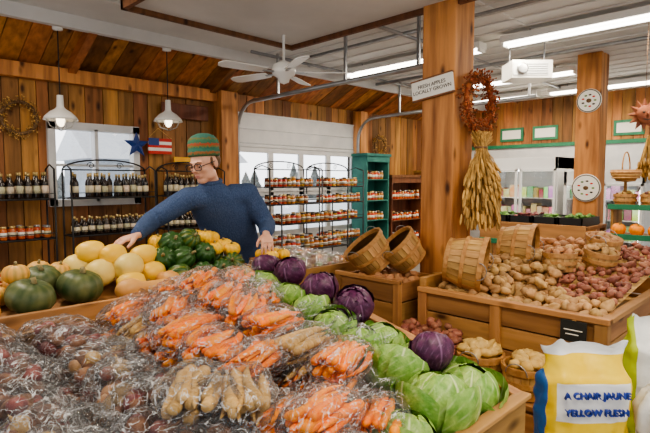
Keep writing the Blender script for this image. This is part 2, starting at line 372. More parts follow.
for (x,y) in ((3.68,2.26),(7.3,2.3)):
    mb=MB(); mb.bb(x-.15,x+.15,y-.15,y+.15,0,3.25,M['postw']); o=mb.obj('wooden_post',bevel=.012)

# ---------------------------------------------------------------- ceiling fan
mb=MB(); c=W(-.4,5.0); T=Matrix.Translation((c.x,c.y,2.62))
mb.lathe([(.0,.63),(.07,.62),(.08,.56),(.02,.53),(.013,.3),(.013,.14),(.06,.12),(.11,.09),(.12,.04),(.11,0),(.06,-.03),(.05,-.07),(.0,-.09)],M['enamel'],n=20,T=T)
for i in range(5):
    a=i*2*math.pi/5+.5; Rz=Matrix.Rotation(a,4,'Z')@Matrix.Rotation(.2,4,'X')
    mb.box((.16,0,.02),(.14,.03,.01),M['steel'],T=T@Rz)
    vs=[]
    for kz in (0,.008):
        for (x,y) in ((.2,-.05),(.3,-.062),(.62,-.07),(.67,-.05),(.69,0),(.67,.05),(.62,.07),(.3,.062),(.2,.05)): vs.append((x,y,.02+kz))
    fs=[tuple(range(9))[::-1],tuple(range(9,18))]+[(j,(j+1)%9,9+(j+1)%9,9+j) for j in range(9)]
    mb.add(vs,fs,M['enamel'],False,T@Rz)
mb.obj('ceiling_fan')
# pendant lamps
for (X,Y,z) in ((-2.70,5.2,2.22),(-1.84,6.0,2.30)):
    p=W(X,Y); p.y=min(p.y,5.55); mb=MB(); T=Matrix.Translation((p.x,p.y,z))
    top=3.12-z
    mb.tube([T@Vector((0,0,.2)),T@Vector((0,0,top))],.006,M['iron'],n=6)
    mb.lathe([(.0,.24),(.03,.235),(.035,.12),(.05,.1),(.10,.07),(.15,.02),(.165,-.015),(.158,-.01),(.095,.05),(.03,.09),(.0,.09)],M['enamel'],n=24,T=T)
    mb.blob((p.x,p.y,z-.01),(.045,.045,.07),M['bulb'])
    for i in range(8):
        a=i*math.pi/4; mb.tube([T@Vector((.14*math.cos(a),.14*math.sin(a),.0)),T@Vector((.10*math.cos(a),.10*math.sin(a),-.08)),T@Vector((0,0,-.12))],.003,M['steel'],n=4)
    mb.lathe([(.0,top+.02),(.05,top+.01),(.05,top-.02),(.0,top-.03)],M['enamel'],n=12,T=T)
    mb.obj('pendant_lamp')
# gas heater
p=W(2.35,6.0); mb=MB(); T=frame((p.x,p.y,2.86),x=(S,-S,0),z=(0,0,1))
mb.box((0,0,0),(.46,.34,.2),M['enamel'],T=T); mb.box((-.02,-.175,0),(.4,.012,.14),M['cream'],T=T)
for i in range(5): mb.box((.02,-.185,-.05+.025*i),(.3,.01,.006),M['steel'],T=T)
mb.lathe([(.06,0),(.065,.02),(.05,.03),(0,.03)],M['steel'],n=16,T=T@Matrix.Translation((-.12,-.18,0))@Matrix.Rotation(math.pi/2,4,'X'))
for a in (-.2,.2): mb.tube([T@Vector((a,0,.1)),T@Vector((a,0,.39))],.008,M['steel'])
mb.obj('unit_heater',bevel=.01)
mb=MB()
mb.tube([(4.6,-1,3.2),(4.6,5.4,3.2)],.018,M['steel']); mb.tube([(6.6,0,3.18),(6.6,5.4,3.18)],.025,M['steel']); mb.tube([(3.9,5.2,3.2),(10.4,5.2,3.2)],.02,M['steel'])
mb.tube([(4.0,3.4,3.19),(10.4,3.4,3.19)],.02,M['steel'])
mb.obj('ceiling_conduit')

# ---------------------------------------------------------------- racks & bottles
def bottle(mb,x,y,z,h,r,mat,lab=M['label'],cap=None):
    T=Matrix.Translation((x,y,z))
    mb.lathe([(r*.95,0),(r,.01),(r,h*.6),(r*.85,h*.68),(r*.38,h*.78),(r*.36,h*.97),(0,h)],mat,n=10,T=T)
    mb.lathe([(r*1.03,h*.18),(r*1.03,h*.48)],lab,n=10,T=T)
    mb.lathe([(r*.42,h*.85),(r*.42,h*1.0),(0,h*1.005)],cap or M['lid'],n=8,T=T)
def jar(mb,x,y,z,h,r,mat):
    T=Matrix.Translation((x,y,z))
    mb.lathe([(r*.95,0),(r,.008),(r,h*.75),(r*.8,h*.84)],mat,n=10,T=T); mb.lathe([(r*.84,h*.82),(r*.84,h*.99),(0,h)],random.choice([M['lid'],M['inkb'],M['steel']]),n=10,T=T)
    mb.lathe([(r*1.03,h*.25),(r*1.03,h*.55)],random.choice([M['label'],M['label'],M['paper']]),n=10,T=T)
def rack(x0,x1,y0,y1,zs,top,arch=True,name='wire_shelf_rack'):
    mb=MB(); r=.010; mt=M['iron']
    for x in (x0,x1):
        for y in (y0,y1): mb.tube([(x,y,0),(x,y,top)],r,mt,n=6)
        for z in zs: mb.tube([(x,y0,z),(x,y1,z)],r*.8,mt,n=5)
        mb.tube([(x,y0,top),(x,(y0+y1)/2,top+.05),(x,y1,top)],r*.8,mt,n=5)
    for z in zs:
        k=6
        for i in range(k): y=y0+(y1-y0)*i/(k-1); mb.tube([(x0,y,z),(x1,y,z)],.005 if 0<i<k-1 else r,mt,n=5)
        mb.tube([(x0,y0,z+.06),(x1,y0,z+.06)],.004,mt,n=4)
    if arch:
        c=(x0+x1)/2; w=(x1-x0)/2
        mb.tube([(c+w*math.cos(math.pi*i/12),y1,top+.12*math.sin(math.pi*i/12)) for i in range(13)],r,mt,n=6)
        mb.tube([(x0,y1,top),(x1,y1,top)],r*.8,mt,n=5)
        for sgn in (-1,1):
            pts=[]
            for i in range(16):
                a=i*.55; rr=.045*(1-i/18); pts.append((c+sgn*(w*.35+rr*math.cos(a)),y1,top+.05+rr*math.sin(a)))
            mb.tube(pts,.005,mt,n=4)
    mb.obj(name)
def fill(name,x0,x1,y0,y1,z,kind,h,r,skip=.08,rows=2):
    mb=MB(); x=x0+r+.01
    while x<x1-r:
        for j in range(rows):
            y=y0+.03+r+j*(2*r+.012)
            if y+r>y1 or R_()<skip: continue
            if kind=='b': bottle(mb,x,y,z+.01,h*U(.93,1.05),r,M['bottle'])
            elif kind=='r': bottle(mb,x,y,z+.01,h*U(.9,1.05),r,M['jar2'],M['label'])
            else: jar(mb,x,y,z+.01,h*U(.85,1.1),r,M[kind])
        x+=2*r+U(.006,.02)
    return mb.obj(name)
ZS=[.18,.55,.98,1.40]
for (a,b) in ((1.0,1.78),(1.95,2.92),(3.08,3.92)):
    rack(a,b,5.86,6.14,ZS,1.72,arch=a>1.5)
    fill('wine_bottles',a+.02,b-.02,5.86,6.12,1.40,'b',.27,.034)
    fill('syrup_bottles',a+.02,b-.02,5.86,6.12,.98,'b' if a>1.5 else 'jar2',.2 if a>1.5 else .14,.034)
    fill('preserve_jars',a+.02,b-.02,5.86,6.12,.55,'jar2',.13,.038)
ZR=[.25,.66,.98,1.25,1.50]
for (a,b) in ((4.42,5.38),(5.44,6.4)):
    rack(a,b,5.50,5.85,ZR,1.76,arch=True)
    for z in ZR[1:]: fill('preserve_jars',a+.02,b-.02,5.50,5.84,z,'jar',.13,.036,skip=.05)
rack(4.0,5.2,4.75,5.05,[.3,.7,1.05],1.3,arch=False)
for z in (.7,1.05): fill('preserve_jars',4.02,5.18,4.75,5.04,z,'jar',.12,.036,skip=.05)
def hutch(name,x0,x1,y0,y1,h,mat,shelves,kind):
    mb=MB(); t=.03
    mb.bb(x0,x0+t,y0,y1,0,h,mat); mb.bb(x1-t,x1,y0,y1,0,h,mat); mb.bb(x0,x1,y1-.02,y1,0,h,mat); mb.bb(x0-.03,x1+.03,y0-.03,y1,h,h+.05,mat)
    for z in shelves: mb.bb(x0,x1,y0,y1,z-.02,z,mat)
    mb.bb(x0,x1,y0-.01,y0+.02,h-.1,h,mat); mb.bb(x0,x1,y0-.005,y0+.02,0,.12,mat)
    mb.obj(name,bevel=.004)
    for z in shelves:
        fill('preserve_jars',x0+t,x1-t,y0,y1-.03,z-.01,kind,.15,.035,skip=.1)
hutch('green_hutch',6.72,7.35,5.70,6.04,2.02,M['teal'],[.5,.9,1.25,1.62],'jar')
hutch('wooden_shelf_unit',7.5,8.5,5.75,6.1,1.65,M['wdark'],[.45,.85,1.25],'jar2')
hutch('wooden_shelf_unit',8.7,9.6,5.75,6.1,1.75,M['wx'],[.45,.85,1.25],'jar')
# wall decorations
def wreath(name,c,R,r,ax,ay,mats,n=170,ln=.06):
    mb=MB(); c=Vector(c); ax=Vector(ax);ay=Vector(ay); az=ax.cross(ay)
    mb.tube([c+ax*R*math.cos(i*math.pi/12)+ay*R*math.sin(i*math.pi/12) for i in range(24)],r*.4,mats[0],n=6,closed=True)
    for i in range(n):
        a=U(0,6.283); p=c+ax*R*math.cos(a)+ay*R*math.sin(a)+az*U(-r*.4,r*.6)
        t=(-ax*math.sin(a)+ay*math.cos(a)); o=(ax*math.cos(a)+ay*math.sin(a))
        d=(t*U(-.5,1)+o*U(-1,1)+az*U(-.8,.8)).normalized(); q=p+d*ln*U(.5,1.3)
        mb.tube([p,(p+q)/2+o*U(-.01,.01),q],[.003,.003,.0015],random.choice(mats),n=4)
        if len(mats)>1: mb.blob(q,U(.006,.011),mats[1],n=5,m=4)
    mb.obj(name)
wreath('twig_wreath',(1.56,6.2,2.27),.17,.05,(1,0,0),(0,0,1),[M['twig'],M['straw']],n=200)
wreath('bittersweet_wreath',(3.78,2.03,2.22),.20,.06,(1,0,0),(0,0,1),[M['dred'],M['dred'],M['twig']],n=520,ln=.06)
wreath('dried_flower_wreath',(7.7,6.2,2.25),.16,.05,(1,0,0),(0,0,1),[M['twig'],M['straw']],n=160)
def star(r1,r2,n,mat,th=.03):
    mb=MB(); vs=[(0,0,th),(0,0,0)]; fs=[]
    for i in range(2*n):
        a=math.pi/2+i*math.pi/n; r=r1 if i%2==0 else r2; vs.append((r*math.cos(a),r*math.sin(a),0))
    for i in range(2*n):
        a=2+i;b=2+(i+1)%(2*n); fs.append((0,a,b)); fs.append((1,b,a))
    mb.add(vs,fs,mat,False); return mb
mb=star(.17,.07,5,M['blue']); mb.obj('barn_star',mat=frame((2.84,6.17,2.04),x=(1,0,0),z=(0,-1,0)))
mb=MB()
for i in range(5): mb.bb(3.0,3.32,6.18,6.2,1.94+.04*i,1.98+.04*i,M['redp'] if i%2==0 else M['paper'])
mb.bb(3.0,3.14,6.17,6.18,2.05,2.14,M['blue']); mb.tube([(3.0,6.18,2.14),(3.14,6.19,2.27),(3.32,6.18,2.14)],.004,M['straw'],n=4); mb.obj('flag_banner')
mb=MB(); mb.bb(3.36,3.62,6.19,6.21,1.83,1.91,M['patty']); o=mb.obj('wall_sign')
mb=MB(); mb.bb(3.2,3.9,6.2,6.22,2.42,2.62,M['wdark']); mb.obj('wall_plaque',bevel=.01)
T=frame((3.515,2.30,2.345),x=(0,-1,.12),z=(-1,0,0)); mb=MB(); mb.box((0,0,0),(.38,.15,.02),M['paper']); mb.box((0,.078,.0),(.39,.012,.026),M['wdark']); mb.box((0,-.078,.0),(.39,.012,.026),M['wdark'])
o=mb.obj('price_sign',mat=T); text('lettering','FRESH APPLES\nLOCALLY GROWN',Matrix.Translation((0,.0,.011)),.042,M['inkb'],o)
# wheat bunch on post
mb=MB(); tie=Vector((3.74,1.99,1.86))
for i in range(520):
    a=U(0,6.283); q=math.sqrt(R_()); ln=U(.15,.64)
    wd=.25*math.sin(min(1,ln/.42)*math.pi/2)
    ex=tie+Vector((math.cos(a)*q*wd,-abs(math.sin(a))*q*.18+.03,-ln)); mid=tie.lerp(ex,.5)+Vector((math.cos(a)*q*.06,U(-.02,.01),0))
    up=tie+Vector((U(-.10,.10),U(-.06,.04),U(.05,.13)))
    mb.tube([up,tie+Vector((U(-.04,.04),U(-.04,.02),0)),mid,ex],[.003,.003,.003,.002],M['straw'],n=4)
    d=(ex-mid).normalized(); Rm=frame((0,0,0),z=d).to_3x3()
    mb.blob(ex-d*.02,(.011,.011,.045),M['straw'],n=6,m=5,R=Rm,amp=.3)
mb.tube([tie+Vector((.05*math.cos(i*.52),.045*math.sin(i*.52)-.005,0)) for i in range(12)],.008,M['twig'],n=5,closed=True)
mb.obj('dried_wheat_bunch')
for (z,r) in ((2.63,.15),(1.5,.18)):
    mb=MB(); mb.lathe([(0,0),(r,0),(r*1.02,.01),(r,.02),(r*.9,.022),(0,.022)],M['paper'],n=28)
    mb.tube([(r*.93*math.cos(i*math.pi/14),r*.93*math.sin(i*math.pi/14),.022) for i in range(28)],.006,M['inkb'],n=5,closed=True)
    for k in range(9):
        a=k*.7; mb.blob((r*.5*math.cos(a),r*.5*math.sin(a),.024),(.02,.012,.004),M[('leafy','redp','inkb')[k%3]],n=8,m=5)
    mb.blob((0,0,.024),(.035,.03,.006),M['twig'],n=8,m=5)
    mb.obj('round_sign',mat=frame((7.14,2.28,z),x=(0,-1,0),z=(-1,0,0)))
# hanging sun
p=W(3.12,5.0,2.24); F=frame(p,x=(S,-S,0),z=(-S,-S,0)); mb=star(.17,.10,12,M['terra']); mb.blob((0,0,.02),(.09,.09,.04),M['terra'],n=18,m=10)
mb.blob((0,-.005,.06),(.014,.03,.02),M['terra'],n=8,m=6)
for sx in (-1,1): mb.blob((sx*.035,.02,.055),(.016,.009,.008),M['inkb'],n=8,m=5)
mb.tube([(-.035,-.045,.05),(0,-.055,.056),(.035,-.045,.05)],.005,M['inkb'],n=5)
mb.tube([(0,.16,.01),(0,.99,.01)],.003,M['twig'],n=4)
mb.obj('hanging_sun_ornament',mat=F)

# ---------------------------------------------------------------- baskets
def basket_mesh(Rt=.2,Rb=.145,h=.27,n=22,handles=True):
    mb=MB()
    for i in range(n):
        a=2*math.pi*i/n; w=math.pi/n*.93; vs=[]
        for z in (0,h*.5,h):
            r=Rb+(Rt-Rb)*z/h+.012*math.sin(math.pi*z/h)
            for k in (-1,1):
                for t in (0,-.004): vs.append(((r+t)*math.cos(a+k*w),(r+t)*math.sin(a+k*w),z))
        fs=[]
        for L in (0,4): fs+=[(L,L+2,L+6,L+4),(L+1,L+5,L+7,L+3),(L,L+4,L+5,L+1),(L+2,L+3,L+7,L+6)]
        fs+=[(8,10,11,9),(0,1,3,2)]
        mb.add(vs,fs,M['basket'],False)
    def hoop(z,w,off):
        r=Rb+(Rt-Rb)*z/h+.012*math.sin(math.pi*z/h)
        mb.lathe([(r+off,z-w/2),(r+off+.006,z-w/2),(r+off+.006,z+w/2),(r+off,z+w/2),(r+off,z-w/2)],M['hoop'],n=32,smooth=False)
    hoop(h-.014,.034,.001); hoop(h-.014,.034,-.011); hoop(h*.5,.026,.001); hoop(.02,.028,.001)
    mb.lathe([(0,.006),(Rb,.006),(Rb,.012),(0,.012)],M['basket'],n=24,smooth=False)
    if handles:
        for s in (-1,1):
            mb.tube([(s*(Rt+.006),.06*math.cos(t),h-.02+.055*math.sin(t)) for t in [i*math.pi/8 for i in range(9)]],.003,M['steel'],n=5)
    return mb.mesh('bushel_basket')
BK=basket_mesh(); BS=basket_mesh(.13,.1,.17,18)
BM=basket_mesh(.115,.09,.14,16,False)
def potato(mb,p,mat,s=1,n=9,m=7):
    R=Euler((U(-.6,.6),U(-.6,.6),U(0,6.28))).to_matrix()
    mb.blob(p,(U(.036,.055)*s,U(.027,.036)*s,U(.024,.031)*s),mat,n=n,m=m,R=R,amp=.35,fr=1.4)
def basket(name,me,Mx,pots=None,r=.1,zt=.14,mats=('gold',),s=.9,cnt=22):
    o=inst(name,me,Mx)
    if pots:
        mb=MB()
        for i in range(cnt):
            a=U(0,6.28); q=math.sqrt(R_())*r*.78; potato(mb,(q*math.cos(a),q*math.sin(a),zt-.005+(.05)*(1-(q/r)**2)),M[random.choice(mats)],s)
        mb.lathe([(r*.8,zt-.05),(r*.85,zt-.02),(r*.4,zt+.01),(0,zt+.02)],M[mats[0]],n=14)
        mb.obj('potatoes',parent=o)
    return o

# ---------------------------------------------------------------- potato bin (right)
bx0,bx1,by0,by1=3.05,4.75,.85,2.06
mb=MB()
for i in range(5):
    z=.08+i*.148; mb.bb(bx0,bx0+.025,by0,by1,z,z+.138,M['wy']); mb.bb(bx1-.025,bx1,by0,by1,z,z+.138,M['wy'])
    mb.bb(bx0+.025,bx1-.025,by0,by0+.025,z,z+.138,M['wx']); mb.bb(bx0+.025,bx1-.025,by1-.025,by1,z,z+.138,M['wx'])
mb.bb(bx0+.026,bx0+.04,by0+.03,by1-.03,.05,.8,M['gap'])
mb.bb(bx0-.03,bx0+.03,by0-.03,by1+.02,.80,.835,M['wy']); mb.bb(bx0,bx1,by0-.03,by0+.03,.80,.83,M['wx']); mb.bb(bx0,bx1,by1-.03,by1+.02,.80,.9,M['wx'])
for x in (bx0-.02,bx1-.05):
    for y in (by0-.02,(by0+by1)/2,by1-.05): mb.bb(x,x+.07,y,y+.07,0,.8,M['wz'])
mb.bb(bx0+.03,bx1-.03,by0+.03,by1-.03,.6,.64,M['wx'])
mb.obj('potato_bin',bevel=.004)
def hz(x,y): return .775+.155*(x-bx0)+.02*math.sin(5*y+3*x)
mb=MB(); nx,ny=16,12; vs=[];fs=[]
for i in range(nx+1):
    for j in range(ny+1):
        x=bx0+.035+(bx1-bx0-.07)*i/nx; y=by0+.035+(by1-by0-.07)*j/ny; vs.append((x,y,hz(x,y)-.01))
for i in range(nx):
    for j in range(ny): a=i*(ny+1)+j; fs.append((a,a+ny+1,a+ny+2,a+1))
mb.add(vs,fs,M['pot'])
x=bx0+.06
while x<bx1-.06:
    y=by0+.06
    while y<by1-.06:
        xx,yy=x+U(-.02,.02),y+U(-.02,.02)
        red=(yy<1.28+.12*math.sin(7*xx)) and xx>3.35
        sw=xx>4.2 and yy>1.5
        mt=M['redpot'] if red else (M['sweet'] if sw else M['pot'])
        s=.72 if red else 1.05
        potato(mb,(xx,yy,hz(xx,yy)+U(0,.045)),mt,s)
        y+=.052 if red else .062
    x+=.068
for i in range(150):
    xx=U(bx0+.15,bx1-.2); yy=U(1.35,by1-.12); potato(mb,(xx,yy,hz(xx,yy)+U(.05,.10)),M['sweet'] if xx>4.2 else M['pot'],1.05)
mb.obj('potato_heap')
basket('bushel_basket',BK,frame((3.20,1.95,1.03),z=D(.85,-.38,-.12)))
mb=MB()
for i in range(26):
    t=U(.05,.36); q=D(.85,-.38,-.12).normalized(); pp=Vector((3.22,1.93,.93))+q*(t)+Vector((U(-.08,.08),U(-.06,.06),U(-.01,.05)*(1.2-t*2)))
    potato(mb,pp,M['pot'],1.05)
mb.obj('spilled_potatoes')
basket('bushel_basket',BK,frame((3.98,1.92,1.06),z=D(.8,-.5,-.05)))
basket('small_basket',BM,frame((3.92,1.42,.92),z=(0,0,1)),True,.1,.12,('sweet',),.8,14)
basket('small_basket',BM,frame((4.14,1.22,.94),z=(-.1,-.2,1)),True,.1,.12,('pot',),.8,14)
basket('small_basket',BS,frame((4.45,1.30,.98),z=(-.1,-.2,1)),True,.12,.14,('sweet','pot'),.9,18)
mb=MB(); mb.bb(3.0,3.01,.93,1.07,.68,.80,M['chalk']); mb.bb(2.995,3.0,.95,1.05,.745,.75,M['paper']); mb.bb(2.995,3.0,.97,1.04,.72,.725,M['paper']); mb.bb(3.01,3.02,.99,1.01,.7,.8,M['wz']); mb.obj('price_card')
mb=MB(); mb.bb(2.7,2.99,.95,2.12,.33,.36,M['wy'])
for z in (.05,.19): mb.bb(2.7,2.72,.95,2.12,z,z+.12,M['wy'])
for y in (.95,2.09): mb.bb(2.72,2.99,y,y+.03,0,.33,M['wx'])
mb.bb(2.66,2.69,1.62,2.14,.36,.44,M['wy']); mb.bb(2.66,2.99,1.60,1.62,.36,.44,M['wx'])
mb.obj('low_display_step',bevel=.004)
mb=MB()
for i in range(190):
    x=U(2.73,2.96); y=U(1.67,2.08); potato(mb,(x,y,.42+.16*(x-2.7)/.3+U(0,.08)),M['redpot'],.8)
mb.obj('red_potato_heap')
basket('small_basket',BS,frame((2.84,1.48,.362),z=(0,0,1),s=1.05),True,.12,.17,('gold',),1.0,26)
basket('small_basket',BS,frame((2.84,1.19,.362),z=(0,0,1),s=1.05),True,.12,.17,('gold',),1.0,26)
# ---------------------------------------------------------------- tipped basket crate (mid)
mb=MB(); a0,a1,b0,b1=2.95,3.49,2.2,2.8
for i in range(5):
    z=.1+i*.15; mb.bb(a0,a0+.02,b0,b1,z,z+.14,M['wy']); mb.bb(a1-.02,a1,b0,b1,z,z+.14,M['wy']); mb.bb(a0+.02,a1-.02,b0,b0+.02,z,z+.14,M['wx']); mb.bb(a0+.02,a1-.02,b1-.02,b1,z,z+.14,M['wx'])
mb.bb(a0+.02,a1-.02,b0+.02,b1-.02,.72,.76,M['wx'])
for x in (a0-.015,a1-.035):
    for y in (b0-.015,b1-.035): mb.bb(x,x+.05,y,y+.05,0,.86,M['wz'])
mb.bb(a0-.02,a0+.02,b0-.02,b1+.02,.84,.87,M['wy'])
mb.obj('produce_crate',bevel=.004)
basket('bushel_basket',BK,frame((3.24,2.60,.90),z=D(-.55,-.10,.7),s=.92))
basket('bushel_basket',BK,frame((3.42,2.40,.93),z=D(-.6,-.1,.65),s=.88))
mb=MB()
for i in range(60): potato(mb,(U(2.99,3.42),U(2.25,2.74),.78+U(0,.07)),M['sweet'],1)
mb.obj('sweet_potato_heap')

# ---------------------------------------------------------------- clamshell table
mb=MB(); mb.bb(2.62,3.4,2.92,3.9,.80,.84,M['wx'])
for x in (2.64,3.33):
    for y in (2.94,3.83): mb.bb(x,x+.05,y,y+.05,0,.8,M['wz'])
mb.bb(2.6,2.62,2.9,3.92,.74,.9,M['wy']); mb.bb(2.6,3.42,2.9,2.92,.74,.9,M['wx'])
mb.obj('display_table',bevel=.004)
for i in range(5):
    for j in range(4):
        mb=MB(); x=2.66+j*.185; y=2.96+i*.185; w=.16
        T=Matrix.Translation((x+w/2,y+w/2,.842))
        if (i+j)%3==0:
            for k in range(12): mb.blob((U(-.05,.05),U(-.05,.05),.03+U(0,.045)),(.028,.028,.026),M[random.choice(['redpot','pump','patty'])],n=8,m=6,T=T)
        else:
            for k in range(18): mb.blob((U(-.055,.055),U(-.055,.055),.025+U(0,.05)),(U(.014,.022),)*3,M[random.choice(['turnip','redpot','leafy','gold'])],n=7,m=5,T=T)
        mb.lathe([(.09,0),(.105,.05),(.105,.055),(.11,.055),(.105,.06),(.09,.10),(0,.105)],M['clam'],n=4,T=T@Matrix.Rotation(math.pi/4,4,'Z'),smooth=False)
        mb.obj('produce_clamshell')

# ---------------------------------------------------------------- squash table (left back)
tx0,tx1,ty0,ty1=-.4,2.02,2.55,3.05
def tz(y): return .93+.2*(y-ty0)
mb=MB(); ang=math.atan(.2)
mb.box(((tx0+tx1)/2,(ty0+ty1)/2,tz((ty0+ty1)/2)-.015),(tx1-tx0-.04,(ty1-ty0)/math.cos(ang)-.05,.03),M['wx'],R=Matrix.Rotation(ang,3,'X'))
mb.bb(tx0,tx1,ty0-.02,ty0+.01,.80,1.0,M['wx']); mb.bb(tx0,tx1,ty1-.01,ty1+.02,.85,1.06,M['wx'])
for x in (tx0,tx1-.03): mb.bb(x,x+.03,ty0,ty1,.8,1.04,M['wy'])
for x in (tx0,.8,tx1-.06):
    for y in (ty0,ty1-.06): mb.bb(x,x+.06,y,y+.06,0,.9,M['wz'])
mb.bb(tx0,tx1,ty1-.005,ty1+.015,.1,.85,M['wdark'])
mb.obj('squash_table',bevel=.004)
def squash(kind,r,asp=.8,ribs=10,amp=.08,nn=50,stem=True,stripe=0):
    mb=MB(); prof=[]
    m=18
    for i in range(m+1):
        t=math.pi*i/m; prof.append((max(.0001,math.sin(t)**.85),-math.cos(t)*asp*(1-.16*math.exp(-((t-math.pi)/.35)**2)-.12*math.exp(-(t/.35)**2))))
    fn=(lambda t,i:1-amp*(1-abs(math.cos(t*ribs/2)))) if ribs else None
    af=(lambda t,i:max(0,min(1,(1-abs(math.cos(t*ribs/2))-.55)*2.2))*stripe) if stripe else None
    mb.lathe(prof,M[kind],n=nn if ribs else 24,fn=fn,af=af,T=Matrix.Diagonal((r,r,r,1)))
    if stem: mb.tube([(0,0,asp*r*.78),(.0,.004,asp*r*1.0),(.01*r*8,.0,asp*r*1.18)],[r*.17,r*.10,r*.12],M['stem'],n=7)
    return mb.mesh(kind+'_squash')
def put(name,me,x,y,z,tilt=None,s=1):
    z_=tilt or (U(-.25,.25),U(-.35,.1),1)
    Mx=frame((x,y,z),z=z_,s=s)@Matrix.Rotation(U(0,6.28),4,'Z'); return inst(name,me,Mx)
K=squash('kab',.1,.72,10,.07,stripe=.6); A=squash('acorn',.078,1.05,10,.2,stripe=.0); A2=squash('acorn',.078,1.0,10,.2,stripe=.7)
YL=squash('yel',.072,1.35,0); PL=squash('pale',.085,1.15,0); DM=squash('dump',.062,.8,10,.12,stripe=.9); PT=squash('patty',.06,.75,10,.15,stripe=.5)
def tbl(x,y,r): return tz(y)+r
for (x,y,s) in ((.30,2.72,1),(.69,2.68,1.12),(.93,2.72,1.15),(.05,2.75,1),(.80,2.90,1.0)): put('kabocha_squash',K,x,y,tbl(x,y,.08*s),s=s)
for (x,y,dz) in ((.50,2.66,0),(.58,2.83,0),(.36,2.92,0),(.68,2.88,.03),(.18,2.9,0),(.70,3.0,.02),(.90,2.93,.05),(.82,3.01,.04),(.66,2.80,.11)): put('sweet_dumpling_squash',DM,x,y,tbl(x,y,.052)+dz)
for (x,y,dz) in ((1.00,2.96,.02),(1.13,2.93,.03),(1.30,2.93,.0),(1.08,2.84,.02),(1.22,2.80,.05)): put('spaghetti_squash',PL,x,y,tbl(x,y,.08)+dz,tilt=(.9,.4,.1),s=.92)
for (x,y,dz) in ((1.20,2.72,0),(1.16,2.86,.12),(1.36,2.79,.02),(1.42,2.93,.03),(1.50,2.99,.05),(1.34,2.86,.10),(1.06,2.92,.13)): put('yellow_squash',YL,x,y,tbl(x,y,.066)+dz,tilt=(.95,U(-.3,.5),.1),s=.86)
for i,(x,y,dz) in enumerate(((1.48,2.69,0),(1.63,2.68,0),(1.78,2.69,0),(1.92,2.78,0),(1.57,2.82,.06),(1.72,2.82,.07),(1.87,2.94,.0),(1.60,2.96,.09),(1.46,2.84,.06),(1.66,2.90,.14),(1.54,2.90,.13))):
    put('acorn_squash',A if i%3 else A2,x,y,tbl(x,y,.075)+dz,tilt=(U(-.8,.8),-.8,.5))
for (x,y,dz) in ((1.50,3.0,.14),(1.72,2.97,.14),(1.83,2.86,.11),(1.93,2.90,.11),(1.78,3.0,.15),(1.92,2.66,.0),(1.95,2.84,.1),(1.80,2.92,.17),(1.88,2.98,.14)): put('carnival_squash',PT,x,y,tbl(x,y,.05)+dz)
mb=MB(); prof=[]
for i in range(25):
    t=i/24; z=t*.30; r=.062*math.sqrt(max(0,1-((t-.25)/.27)**2)) if t<.27 else .034+.028*math.exp(-((t-.27)/.14)**2)
    if t>.93: r*=math.sqrt(max(0,1-((t-.93)/.07)**2))+.001
    prof.append((max(r,.0005),z))
mb.lathe(prof,M['tan'],n=20); mb.tube([(0,0,.29),(0,.005,.325)],[.012,.009],M['stem'],n=6); BN=mb.mesh('butternut')
for (x,y,z,d) in ((1.08,2.63,tz(2.68)+.06,(1,.04,-.02)),(1.44,2.61,tz(2.62)+.06,(-.4,.9,.2))): inst('butternut_squash',BN,frame((x,y,z),z=d))

# ---------------------------------------------------------------- main bin
mx0,mx1,my0,my1=-.1,1.94,.85,2.48
def rim(y): return .70+.22*(y-my0)
def cl(v): return max(0,min(1,v))
def zb(x,y): return .60+(y-my0)*(.11+.09*cl((x-.7)/.8))
mb=MB(); ang=math.atan(.22)
Lr=(1.95-my0)/math.cos(ang); cy=(my0+1.95)/2
aj=math.atan(.11); cyy=(my0+my1)/2
mb.box(((mx0+mx1)/2,cyy,.575+.11*(cyy-my0)),(mx1-mx0-.05,(my1-my0)-.03,.03),M['wy'],R=Matrix.Rotation(aj,3,'X'))
mb.box((mx1,cy,rim(cy)-.05),(.035,Lr,.16),M['wy'],R=Matrix.Rotation(ang,3,'X'))
mb.box((mx1+.005,cy,rim(cy)+.038),(.06,Lr+.02,.025),M['wy'],R=Matrix.Rotation(ang,3,'X'))
mb.bb(mx1-.018,mx1+.018,1.94,my1,.75,.93,M['wy'])
mb.box((mx0,cyy,.70+.13*(cyy-my0)-.05),(.03,my1-my0,.2),M['wy'],R=Matrix.Rotation(aj,3,'X'))
mb.bb(mx0,mx1+.018,my0-.03,my0+.0,.45,.73,M['wx']); mb.bb(mx0,mx1+.035,my0-.045,my0+.01,.73,.75,M['wx']); mb.bb(mx0,mx1,my1-.01,my1+.02,.6,.93,M['wx'])
for i in range(4):
    z=.04+.14*i; mb.bb(mx1-.02,mx1+.005,my0,my1,z,z+.13,M['wy'])
for x in (mx0,mx1-.07):
    for y in (my0,1.6,my1-.08): mb.bb(x,x+.07,y,y+.07,0,.52+.1*(y-my0),M['wz'])
mb.obj('vegetable_bin',bevel=.004)

def bagfilm(mb,L,wy,wz,sd):
    n=40;m=34; vs=[];fs=[]
    for i in range(m+1):
        t=i/m; x=-L*.55+t*L*1.55
        if t<.66: q=abs((t/.66)*2-1); k=(1-q**3.2)**.5 if q<1 else 0
        else: k=0
        if t>=.58: k2=.16+.75*max(0,(t-.70)/.30)**1.1; k=max(k,k2)
        k=max(k,.03)
        for j in range(n):
            a=2*math.pi*j/n
            wr=1+.16*noise.noise(Vector((math.cos(a)*2.6+sd,math.sin(a)*2.6,x*16)))+.13*noise.noise(Vector((math.cos(a)*7,math.sin(a)*7+sd,x*30)))
            if t>.62: wr*=1+.45*math.sin(a*7+sd)*.8
            vs.append((x,math.cos(a)*wy*k*wr,math.sin(a)*wz*k*wr*(1 if t<.7 else .7)))
    for i in range(m):
        for j in range(n): fs.append((i*n+j,(i+1)*n+j,(i+1)*n+(j+1)%n,i*n+(j+1)%n))
    mb.add(vs,fs,M['film'])
